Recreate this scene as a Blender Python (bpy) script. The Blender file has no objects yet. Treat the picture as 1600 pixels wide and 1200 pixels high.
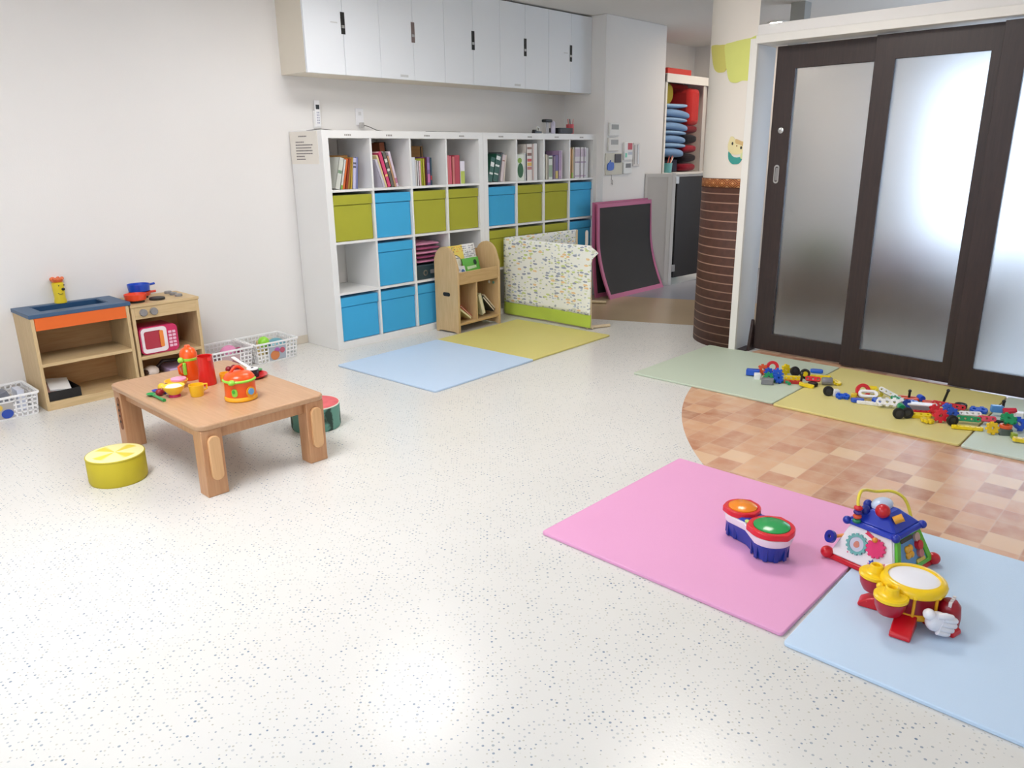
import bpy, bmesh, math, random
from mathutils import Matrix, Vector
PI = math.pi
R = math.radians
sc = bpy.context.scene
COL = sc.collection
random.seed(7)

# ------------------------------------------------------------------ materials
def lin(c):
    c = c / 255.0
    return c / 12.92 if c <= 0.04045 else ((c + 0.055) / 1.055) ** 2.4

def rgb(t):
    return (lin(t[0]), lin(t[1]), lin(t[2]), 1.0)

def nodes(name):
    m = bpy.data.materials.new(name)
    m.use_nodes = True
    nt = m.node_tree
    b = nt.nodes['Principled BSDF']
    return m, nt, b

def N(nt, typ, **kw):
    n = nt.nodes.new(typ)
    for k, v in kw.items():
        setattr(n, k, v)
    return n

def L(nt, a, b):
    nt.links.new(a, b)

def plain(name, col, rough=0.5, vary=0.04, scale=9.0, bump=0.0, bscale=60.0, spec=0.5, metal=0.0, coat=0.0):
    m, nt, b = nodes(name)
    c = rgb(col)
    tc = N(nt, 'ShaderNodeTexCoord')
    no = N(nt, 'ShaderNodeTexNoise')
    no.inputs['Scale'].default_value = scale
    no.inputs['Detail'].default_value = 3
    L(nt, tc.outputs['Object'], no.inputs['Vector'])
    ra = N(nt, 'ShaderNodeMapRange')
    ra.inputs['To Min'].default_value = 1 - vary
    ra.inputs['To Max'].default_value = 1 + vary
    L(nt, no.outputs['Fac'], ra.inputs['Value'])
    mx = N(nt, 'ShaderNodeMix', data_type='RGBA', blend_type='MULTIPLY')
    mx.inputs['Factor'].default_value = 1
    mx.inputs[6].default_value = c
    L(nt, ra.outputs['Result'], mx.inputs[7])
    L(nt, mx.outputs[2], b.inputs['Base Color'])
    b.inputs['Roughness'].default_value = rough
    b.inputs['Specular IOR Level'].default_value = spec
    b.inputs['Metallic'].default_value = metal
    b.inputs['Coat Weight'].default_value = coat
    if bump:
        n2 = N(nt, 'ShaderNodeTexNoise')
        n2.inputs['Scale'].default_value = bscale
        n2.inputs['Detail'].default_value = 4
        L(nt, tc.outputs['Object'], n2.inputs['Vector'])
        bp = N(nt, 'ShaderNodeBump')
        bp.inputs['Strength'].default_value = bump
        bp.inputs['Distance'].default_value = 0.004
        L(nt, n2.outputs['Fac'], bp.inputs['Height'])
        L(nt, bp.outputs['Normal'], b.inputs['Normal'])
    return m

_pl = {}
def plastic(col, rough=0.28):
    k = (col, rough)
    if k not in _pl:
        _pl[k] = plain('plastic_%d_%d_%d' % col, col, rough, 0.02, 20, coat=0.15)
    return _pl[k]

def paint(col, rough=0.6):
    k = (col, rough, 'p')
    if k not in _pl:
        _pl[k] = plain('paint_%d_%d_%d' % col, col, rough, 0.03, 14)
    return _pl[k]

def wood(name, a, b_, axis='X', rough=0.45, scale=6.0):
    m, nt, b = nodes(name)
    tc = N(nt, 'ShaderNodeTexCoord')
    mp = N(nt, 'ShaderNodeMapping')
    s = {'X': (1, 14, 14), 'Y': (14, 1, 14), 'Z': (14, 14, 1)}[axis]
    mp.inputs['Scale'].default_value = s
    L(nt, tc.outputs['Object'], mp.inputs['Vector'])
    no = N(nt, 'ShaderNodeTexNoise')
    no.inputs['Scale'].default_value = scale
    no.inputs['Detail'].default_value = 6
    no.inputs['Roughness'].default_value = 0.6
    no.inputs['Distortion'].default_value = 0.4
    L(nt, mp.outputs['Vector'], no.inputs['Vector'])
    cr = N(nt, 'ShaderNodeValToRGB')
    cr.color_ramp.elements[0].position = 0.3
    cr.color_ramp.elements[0].color = rgb(a)
    cr.color_ramp.elements[1].position = 0.72
    cr.color_ramp.elements[1].color = rgb(b_)
    L(nt, no.outputs['Fac'], cr.inputs['Fac'])
    L(nt, cr.outputs['Color'], b.inputs['Base Color'])
    b.inputs['Roughness'].default_value = rough
    return m

def emit(name, col, strength):
    m, nt, b = nodes(name)
    b.inputs['Base Color'].default_value = (0.8, 0.8, 0.8, 1)
    b.inputs['Emission Color'].default_value = rgb(col)
    b.inputs['Emission Strength'].default_value = strength
    return m

def fabric(name, col, wscale=500, strength=0.25, vary=0.05):
    m = plain(name, col, 0.9, vary, 6, spec=0.2)
    nt = m.node_tree
    b = nt.nodes['Principled BSDF']
    tc = N(nt, 'ShaderNodeTexCoord')
    n2 = N(nt, 'ShaderNodeTexNoise')
    n2.inputs['Scale'].default_value = wscale
    L(nt, tc.outputs['Object'], n2.inputs['Vector'])
    n3 = N(nt, 'ShaderNodeTexNoise')
    n3.inputs['Scale'].default_value = 9
    L(nt, tc.outputs['Object'], n3.inputs['Vector'])
    ad = N(nt, 'ShaderNodeMath', operation='MULTIPLY_ADD')
    L(nt, n3.outputs['Fac'], ad.inputs[0])
    ad.inputs[1].default_value = 4
    L(nt, n2.outputs['Fac'], ad.inputs[2])
    bp = N(nt, 'ShaderNodeBump')
    bp.inputs['Strength'].default_value = strength
    bp.inputs['Distance'].default_value = 0.004
    L(nt, ad.outputs[0], bp.inputs['Height'])
    L(nt, bp.outputs['Normal'], b.inputs['Normal'])
    b.inputs['Sheen Weight'].default_value = 0.15
    return m

# ------------------------------------------------------------------ floor material
def floor_material():
    m, nt, b = nodes('dotted_vinyl_floor')
    geo = N(nt, 'ShaderNodeNewGeometry')
    sep = N(nt, 'ShaderNodeSeparateXYZ')
    L(nt, geo.outputs['Position'], sep.inputs[0])
    def math_(op, a, b2=None, c=None):
        n = N(nt, 'ShaderNodeMath', operation=op)
        for i, v in enumerate((a, b2, c)):
            if v is None:
                continue
            if isinstance(v, (int, float)):
                n.inputs[i].default_value = v
            else:
                L(nt, v, n.inputs[i])
        return n.outputs[0]
    def mixc(f, a, c):
        n = N(nt, 'ShaderNodeMix', data_type='RGBA')
        if isinstance(f, (int, float)):
            n.inputs['Factor'].default_value = f
        else:
            L(nt, f, n.inputs['Factor'])
        for i, v in ((6, a), (7, c)):
            if isinstance(v, tuple):
                n.inputs[i].default_value = v
            else:
                L(nt, v, n.inputs[i])
        return n.outputs[2]
    # cream vinyl with blue-grey dots
    base = rgb((229, 226, 214))
    no = N(nt, 'ShaderNodeTexNoise')
    no.inputs['Scale'].default_value = 2.2
    no.inputs['Detail'].default_value = 5
    L(nt, geo.outputs['Position'], no.inputs['Vector'])
    basec = mixc(no.outputs['Fac'], rgb((216, 215, 209)), rgb((224, 223, 218)))
    def dots(scale, rad, keep, offset):
        mp = N(nt, 'ShaderNodeMapping')
        mp.inputs['Location'].default_value = offset
        mp.inputs['Rotation'].default_value = (0, 0, R(0))
        L(nt, geo.outputs['Position'], mp.inputs['Vector'])
        vo = N(nt, 'ShaderNodeTexVoronoi', voronoi_dimensions='2D', feature='F1')
        vo.inputs['Scale'].default_value = scale
        vo.inputs['Randomness'].default_value = 0.24
        L(nt, mp.outputs['Vector'], vo.inputs['Vector'])
        sp = N(nt, 'ShaderNodeSeparateColor')
        L(nt, vo.outputs['Color'], sp.inputs[0])
        on = math_('LESS_THAN', sp.outputs[0], keep)
        rr = math_('MULTIPLY_ADD', sp.outputs[1], rad, rad * 0.6)
        inside = math_('LESS_THAN', vo.outputs['Distance'], rr)
        return math_('MULTIPLY', on, inside), sp.outputs[2]
    d1, v1 = dots(57, 0.132, 0.50, (0, 0, 0))
    d2, v2 = dots(57, 0.105, 0.34, (3.3083, 1.7083, 0))
    dotc1 = mixc(v1, rgb((122, 138, 158)), rgb((166, 174, 176)))
    dotc2 = mixc(v2, rgb((184, 182, 168)), rgb((204, 202, 192)))
    cl = N(nt, 'ShaderNodeTexNoise')
    cl.inputs['Scale'].default_value = 9
    L(nt, geo.outputs['Position'], cl.inputs['Vector'])
    clm = N(nt, 'ShaderNodeMapRange')
    clm.inputs['From Min'].default_value = 0.40
    clm.inputs['From Max'].default_value = 0.56
    L(nt, cl.outputs['Fac'], clm.inputs['Value'])
    f1 = math_('MULTIPLY', d1, math_('MULTIPLY_ADD', clm.outputs['Result'], 0.6, 0.4))
    vinyl = mixc(d2, basec, dotc2)
    vinyl = mixc(f1, vinyl, dotc1)
    # terracotta tile area, bounded by a big arc
    dx = math_('SUBTRACT', sep.outputs[0], 1.622)
    dy = math_('SUBTRACT', sep.outputs[1], -4.59)
    r2 = math_('ADD', math_('MULTIPLY', dx, dx), math_('MULTIPLY', dy, dy))
    intile = math_('MULTIPLY', math_('LESS_THAN', r2, 2.385 ** 2), math_('LESS_THAN', sep.outputs[0], 2.0))
    S = 8.4
    px = math_('MULTIPLY', sep.outputs[0], S)
    py = math_('MULTIPLY', sep.outputs[1], S)
    fx, fy = math_('FLOOR', px), math_('FLOOR', py)
    cv = N(nt, 'ShaderNodeCombineXYZ')
    L(nt, fx, cv.inputs[0]); L(nt, fy, cv.inputs[1])
    wn = N(nt, 'ShaderNodeTexWhiteNoise', noise_dimensions='2D')
    L(nt, cv.outputs[0], wn.inputs['Vector'])
    chk = math_('MODULO', math_('ABSOLUTE', math_('ADD', fx, fy)), 2.0)
    sel = math_('ADD', math_('MULTIPLY', wn.outputs['Value'], 0.80), math_('MULTIPLY', chk, 0.16))
    cr = N(nt, 'ShaderNodeValToRGB')
    e = cr.color_ramp.elements
    e[0].position = 0.0; e[0].color = rgb((228, 196, 160))
    e[1].position = 1.0; e[1].color = rgb((172, 120, 94))
    x = e.new(0.3); x.color = rgb((214, 166, 130))
    x = e.new(0.55); x.color = rgb((196, 142, 112))
    x = e.new(0.8); x.color = rgb((186, 130, 100))
    L(nt, sel, cr.inputs['Fac'])
    n3 = N(nt, 'ShaderNodeTexNoise')
    n3.inputs['Scale'].default_value = 11
    n3.inputs['Detail'].default_value = 4
    L(nt, geo.outputs['Position'], n3.inputs['Vector'])
    cloud = N(nt, 'ShaderNodeMapRange')
    cloud.inputs['From Min'].default_value = 0.35
    cloud.inputs['From Max'].default_value = 0.7
    L(nt, n3.outputs['Fac'], cloud.inputs['Value'])
    tile = mixc(math_('MULTIPLY', cloud.outputs['Result'], 0.62), cr.outputs['Color'], rgb((222, 190, 160)))
    gx = math_('ABSOLUTE', math_('SUBTRACT', math_('FRACT', px), 0.5))
    gy = math_('ABSOLUTE', math_('SUBTRACT', math_('FRACT', py), 0.5))
    g = math_('GREATER_THAN', math_('MAXIMUM', gx, gy), 0.478)
    tile = mixc(math_('MULTIPLY', g, 0.42), tile, rgb((214, 186, 160)))
    col = mixc(intile, vinyl, tile)
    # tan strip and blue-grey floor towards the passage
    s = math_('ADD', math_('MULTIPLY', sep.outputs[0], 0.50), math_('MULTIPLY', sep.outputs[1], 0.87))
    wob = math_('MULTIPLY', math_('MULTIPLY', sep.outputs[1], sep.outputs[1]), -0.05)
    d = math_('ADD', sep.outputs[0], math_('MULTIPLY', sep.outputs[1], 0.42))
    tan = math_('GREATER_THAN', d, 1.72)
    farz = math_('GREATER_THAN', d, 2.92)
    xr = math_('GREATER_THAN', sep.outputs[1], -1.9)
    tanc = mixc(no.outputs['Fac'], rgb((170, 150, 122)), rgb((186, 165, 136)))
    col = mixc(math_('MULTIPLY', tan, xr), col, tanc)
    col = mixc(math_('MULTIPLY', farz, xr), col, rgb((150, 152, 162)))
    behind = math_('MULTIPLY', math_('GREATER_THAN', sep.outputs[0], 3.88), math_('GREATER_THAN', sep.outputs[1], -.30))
    col = mixc(behind, col, rgb((226, 230, 232)))  # glow on the floor behind the gate, painted as a paler colour
    L(nt, col, b.inputs['Base Color'])
    b.inputs['Roughness'].default_value = 0.24
    b.inputs['Specular IOR Level'].default_value = 0.5
    bn = N(nt, 'ShaderNodeTexNoise')
    bn.inputs['Scale'].default_value = 140
    L(nt, geo.outputs['Position'], bn.inputs['Vector'])
    bp = N(nt, 'ShaderNodeBump')
    bp.inputs['Strength'].default_value = 0.12
    bp.inputs['Distance'].default_value = 0.002
    L(nt, bn.outputs['Fac'], bp.inputs['Height'])
    L(nt, bp.outputs['Normal'], b.inputs['Normal'])
    return m

def column_wrap_material():
    m, nt, b = nodes('brown_striped_wrap')
    geo = N(nt, 'ShaderNodeNewGeometry')
    sep = N(nt, 'ShaderNodeSeparateXYZ')
    L(nt, geo.outputs['Position'], sep.inputs[0])
    a = N(nt, 'ShaderNodeMath', operation='MULTIPLY_ADD')
    L(nt, sep.outputs[2], a.inputs[0]); a.inputs[1].default_value = 1 / 0.0597; a.inputs[2].default_value = 0.42
    f = N(nt, 'ShaderNodeMath', operation='FRACT'); L(nt, a.outputs[0], f.inputs[0])
    l = N(nt, 'ShaderNodeMath', operation='LESS_THAN'); L(nt, f.outputs[0], l.inputs[0]); l.inputs[1].default_value = 0.13
    no = N(nt, 'ShaderNodeTexNoise'); no.inputs['Scale'].default_value = 25; no.inputs['Detail'].default_value = 5
    L(nt, geo.outputs['Position'], no.inputs['Vector'])
    m1 = N(nt, 'ShaderNodeMix', data_type='RGBA')
    L(nt, no.outputs['Fac'], m1.inputs['Factor'])
    m1.inputs[6].default_value = rgb((60, 36, 27)); m1.inputs[7].default_value = rgb((94, 57, 45))
    m2 = N(nt, 'ShaderNodeMix', data_type='RGBA')
    L(nt, l.outputs[0], m2.inputs['Factor'])
    L(nt, m1.outputs[2], m2.inputs[6]); m2.inputs[7].default_value = rgb((150, 116, 98))
    L(nt, m2.outputs[2], b.inputs['Base Color'])
    b.inputs['Roughness'].default_value = 0.6
    bp = N(nt, 'ShaderNodeBump'); bp.inputs['Strength'].default_value = 0.5; bp.inputs['Distance'].default_value = 0.004
    L(nt, l.outputs[0], bp.inputs['Height']); L(nt, bp.outputs['Normal'], b.inputs['Normal'])
    return m

def diamond_material():
    m, nt, b = nodes('diamond_border')
    uv = N(nt, 'ShaderNodeUVMap')
    sep = N(nt, 'ShaderNodeSeparateXYZ'); L(nt, uv.outputs[0], sep.inputs[0])
    def mt(op, a, c=None):
        n = N(nt, 'ShaderNodeMath', operation=op)
        for i, v in enumerate((a, c)):
            if v is None: continue
            if isinstance(v, (int, float)): n.inputs[i].default_value = v
            else: L(nt, v, n.inputs[i])
        return n.outputs[0]
    fx = mt('ABSOLUTE', mt('SUBTRACT', mt('FRACT', sep.outputs[0]), 0.5))
    fy = mt('ABSOLUTE', mt('SUBTRACT', sep.outputs[1], 0.5))
    d = mt('ADD', fx, fy)
    cr = N(nt, 'ShaderNodeValToRGB'); cr.color_ramp.interpolation = 'CONSTANT'
    e = cr.color_ramp.elements
    e[0].position = 0; e[0].color = rgb((206, 146, 92))
    e[1].position = 0.14; e[1].color = rgb((132, 74, 30))
    for p_, c_ in ((0.26, (180, 112, 58)), (0.36, (120, 66, 28)), (0.50, (176, 104, 54)), (0.62, (120, 66, 28)), (0.74, (204, 148, 98))):
        x = e.new(p_); x.color = rgb(c_)
    L(nt, d, cr.inputs['Fac']); L(nt, cr.outputs['Color'], b.inputs['Base Color'])
    edge = mt('GREATER_THAN', fy, 0.44)
    mx = N(nt, 'ShaderNodeMix', data_type='RGBA'); L(nt, edge, mx.inputs['Factor'])
    L(nt, cr.outputs['Color'], mx.inputs[6]); mx.inputs[7].default_value = rgb((92, 50, 30))
    L(nt, mx.outputs[2], b.inputs['Base Color'])
    b.inputs['Roughness'].default_value = 0.55
    return m

def print_cloth_material():
    m, nt, b = nodes('white_cloth_small_colour_print')
    tc = N(nt, 'ShaderNodeTexCoord')
    def layer(scale, rot, colours, thr, keep):
        mp = N(nt, 'ShaderNodeMapping')
        mp.inputs['Scale'].default_value = scale
        mp.inputs['Location'].default_value = rot
        L(nt, tc.outputs['Object'], mp.inputs['Vector'])
        nz = N(nt, 'ShaderNodeTexNoise'); nz.inputs['Scale'].default_value = 2.0
        L(nt, mp.outputs['Vector'], nz.inputs['Vector'])
        ad = N(nt, 'ShaderNodeVectorMath', operation='MULTIPLY_ADD')
        L(nt, nz.outputs['Color'], ad.inputs[0]); ad.inputs[1].default_value = (0.5, 0.5, 0.5)
        L(nt, mp.outputs['Vector'], ad.inputs[2])
        vo = N(nt, 'ShaderNodeTexVoronoi'); vo.inputs['Scale'].default_value = 1
        vo.inputs['Randomness'].default_value = 0.7
        L(nt, ad.outputs[0], vo.inputs['Vector'])
        sp = N(nt, 'ShaderNodeSeparateColor'); L(nt, vo.outputs['Color'], sp.inputs[0])
        a = N(nt, 'ShaderNodeMath', operation='LESS_THAN'); L(nt, vo.outputs['Distance'], a.inputs[0]); a.inputs[1].default_value = thr
        k = N(nt, 'ShaderNodeMath', operation='LESS_THAN'); L(nt, sp.outputs[1], k.inputs[0]); k.inputs[1].default_value = keep
        mm = N(nt, 'ShaderNodeMath', operation='MULTIPLY'); L(nt, a.outputs[0], mm.inputs[0]); L(nt, k.outputs[0], mm.inputs[1])
        cr = N(nt, 'ShaderNodeValToRGB'); cr.color_ramp.interpolation = 'CONSTANT'
        e = cr.color_ramp.elements
        n = len(colours)
        e[0].position = 0; e[0].color = rgb(colours[0])
        e[1].position = 1 / n; e[1].color = rgb(colours[1])
        for i in range(2, n):
            x = e.new(i / n); x.color = rgb(colours[i])
        L(nt, sp.outputs[0], cr.inputs['Fac'])
        return mm.outputs[0], cr.outputs['Color']
    f1, c1 = layer((17, 17, 44), (0.3, 0, 0), [(200, 214, 130), (184, 200, 220), (216, 220, 200), (158, 166, 182), (238, 206, 156), (206, 218, 146)], 0.36, 0.72)
    f2, c2 = layer((30, 30, 64), (5.3, 2, 1), [(190, 204, 164), (190, 200, 214), (174, 180, 188), (212, 220, 164), (158, 166, 178)], 0.36, 0.5)
    mx = N(nt, 'ShaderNodeMix', data_type='RGBA'); L(nt, f2, mx.inputs['Factor'])
    mx.inputs[6].default_value = rgb((243, 245, 238)); L(nt, c2, mx.inputs[7])
    m2 = N(nt, 'ShaderNodeMix', data_type='RGBA'); L(nt, f1, m2.inputs['Factor'])
    L(nt, mx.outputs[2], m2.inputs[6]); L(nt, c1, m2.inputs[7])
    L(nt, m2.outputs[2], b.inputs['Base Color'])
    b.inputs['Roughness'].default_value = 0.9
    b.inputs['Specular IOR Level'].default_value = 0.15
    return m

def frosted_material():
    m, nt, b = nodes('frosted_glass')
    b.inputs['Base Color'].default_value = (0.86, 0.90, 0.94, 1)
    b.inputs['Transmission Weight'].default_value = 1.0
    b.inputs['Roughness'].default_value = 0.42
    b.inputs['IOR'].default_value = 1.3
    tc = N(nt, 'ShaderNodeTexCoord')
    no = N(nt, 'ShaderNodeTexNoise'); no.inputs['Scale'].default_value = 260
    L(nt, tc.outputs['Object'], no.inputs['Vector'])
    bp = N(nt, 'ShaderNodeBump'); bp.inputs['Strength'].default_value = 0.25; bp.inputs['Distance'].default_value = 0.002
    L(nt, no.outputs['Fac'], bp.inputs['Height']); L(nt, bp.outputs['Normal'], b.inputs['Normal'])
    return m

def melon_material(kind):
    m, nt, b = nodes('melon_' + kind)
    tc = N(nt, 'ShaderNodeTexCoord')
    no = N(nt, 'ShaderNodeTexNoise'); no.inputs['Scale'].default_value = 16; no.inputs['Detail'].default_value = 4
    L(nt, tc.outputs['Object'], no.inputs['Vector'])
    cr = N(nt, 'ShaderNodeValToRGB')
    e = cr.color_ramp.elements
    if kind == 'rind':
        sep = N(nt, 'ShaderNodeSeparateXYZ'); L(nt, tc.outputs['Object'], sep.inputs[0])
        at = N(nt, 'ShaderNodeMath', operation='ARCTAN2'); L(nt, sep.outputs[1], at.inputs[0]); L(nt, sep.outputs[0], at.inputs[1])
        ml = N(nt, 'ShaderNodeMath', operation='MULTIPLY_ADD'); L(nt, at.outputs[0], ml.inputs[0]); ml.inputs[1].default_value = 7.0
        n9 = N(nt, 'ShaderNodeMath', operation='MULTIPLY'); L(nt, no.outputs['Fac'], n9.inputs[0]); n9.inputs[1].default_value = 5
        L(nt, n9.outputs[0], ml.inputs[2])
        si = N(nt, 'ShaderNodeMath', operation='SINE'); L(nt, ml.outputs[0], si.inputs[0])
        e[0].position = 0.45; e[0].color = rgb((104, 158, 142))
        e[1].position = 0.86; e[1].color = rgb((34, 62, 52))
        L(nt, si.outputs[0], cr.inputs['Fac'])
    elif kind == 'flesh':
        e[0].position = 0.3; e[0].color = rgb((206, 84, 92))
        e[1].position = 0.6; e[1].color = rgb((222, 104, 108))
        x = e.new(0.28); x.color = rgb((120, 40, 50))
        L(nt, no.outputs['Fac'], cr.inputs['Fac'])
    elif kind == 'lemon':
        sep = N(nt, 'ShaderNodeSeparateXYZ'); L(nt, tc.outputs['Object'], sep.inputs[0])
        at = N(nt, 'ShaderNodeMath', operation='ARCTAN2'); L(nt, sep.outputs[1], at.inputs[0]); L(nt, sep.outputs[0], at.inputs[1])
        ml = N(nt, 'ShaderNodeMath', operation='MULTIPLY'); L(nt, at.outputs[0], ml.inputs[0]); ml.inputs[1].default_value = 4.0
        co = N(nt, 'ShaderNodeMath', operation='COSINE'); L(nt, ml.outputs[0], co.inputs[0])
        ln = N(nt, 'ShaderNodeVectorMath', operation='LENGTH'); L(nt, tc.outputs['Object'], ln.inputs[0])
        ra = N(nt, 'ShaderNodeMath', operation='LESS_THAN'); L(nt, ln.outputs['Value'], ra.inputs[0]); ra.inputs[1].default_value = 0.152
        gt = N(nt, 'ShaderNodeMath', operation='MULTIPLY'); L(nt, co.outputs[0], gt.inputs[0]); L(nt, ra.outputs[0], gt.inputs[1])
        e[0].position = 0.0; e[0].color = rgb((246, 238, 170))
        e[1].position = 0.75; e[1].color = rgb((232, 214, 72))
        L(nt, gt.outputs[0], cr.inputs['Fac'])
    L(nt, cr.outputs['Color'], b.inputs['Base Color'])
    b.inputs['Roughness'].default_value = 0.6
    return m

M = {}
M['wall'] = plain('wall_paper_cream', (232, 230, 227), 0.85, 0.012, 3, 0.10, 160, spec=0.25)
M['ceiling'] = plain('ceiling_paint', (222, 220, 216), 0.9, 0.012, 3, 0.08, 120, spec=0.2)
M['trim'] = plain('white_trim', (230, 228, 222), 0.5, 0.01)
M['jamb'] = plain('jamb_white', (222, 224, 226), 0.5, 0.01)
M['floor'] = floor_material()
M['white'] = plain('white_melamine', (236, 236, 234), 0.35, 0.012, 5)
M['cabinet'] = plain('white_cabinet_front', (235, 239, 243), 0.4, 0.01, 4)
M['cab_side'] = plain('cabinet_carcass', (226, 218, 202), 0.5, 0.01, 4)
M['dark'] = plain('dark_slot', (26, 24, 22), 0.6)
M['black'] = plain('black_plastic', (24, 24, 26), 0.4)
M['rubber'] = plain('black_rubber', (22, 22, 22), 0.55)
M['espresso'] = wood('espresso_door', (39, 27, 25), (54, 38, 35), 'Z', 0.45)
M['gate'] = wood('dark_gate', (22, 16, 14), (31, 23, 19), 'Z', 0.5)
M['oak'] = wood('pale_maple', (196, 168, 122), (214, 188, 144), 'X', 0.5)
M['oakz'] = wood('pale_maple_upright', (196, 168, 122), (214, 188, 144), 'Z', 0.5)
M['oakd'] = wood('birch_inside', (198, 152, 102), (212, 172, 122), 'X', 0.55)
M['beech'] = wood('beech_table_top', (184, 144, 108), (198, 159, 123), 'Y', 0.36)
M['beechz'] = wood('beech_legs', (190, 138, 96), (206, 158, 116), 'Z', 0.4)
M['rack'] = wood('rack_birch', (196, 164, 116), (212, 182, 136), 'Z', 0.5)
M['rackx'] = wood('rack_birch_front', (192, 158, 108), (208, 176, 128), 'X', 0.5)
M['blue_counter'] = plain('blue_counter', (62, 92, 124), 0.45, 0.05)
M['blue_basin'] = plain('blue_basin', (40, 76, 112), 0.4, 0.05)
M['orange_panel'] = plain('orange_panel', (228, 106, 40), 0.5)
M['green_box'] = fabric('lime_green_fabric', (173, 173, 56))
M['blue_box'] = fabric('sky_blue_fabric', (66, 172, 222))
M['frost'] = frosted_material()
M['cloth'] = print_cloth_material()
M['lime'] = fabric('lime_band', (184, 206, 78))
M['wrap'] = column_wrap_material()
M['diamond'] = diamond_material()
M['pink_frame'] = plain('pink_frame', (190, 104, 140), 0.5)
M['board'] = plain('charcoal_board', (50, 48, 47), 0.75, 0.06, 3)
M['paper'] = plain('paper', (236, 232, 222), 0.8)
M['cloud1'] = plain('lime_felt', (214, 218, 124), 0.9)
M['cloud2'] = plain('dull_yellow_felt', (208, 200, 106), 0.9)
M['chrome'] = plain('brushed_metal', (190, 190, 188), 0.3, metal=0.9)
M['grey'] = plain('grey_plastic', (136, 134, 134), 0.45)

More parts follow.
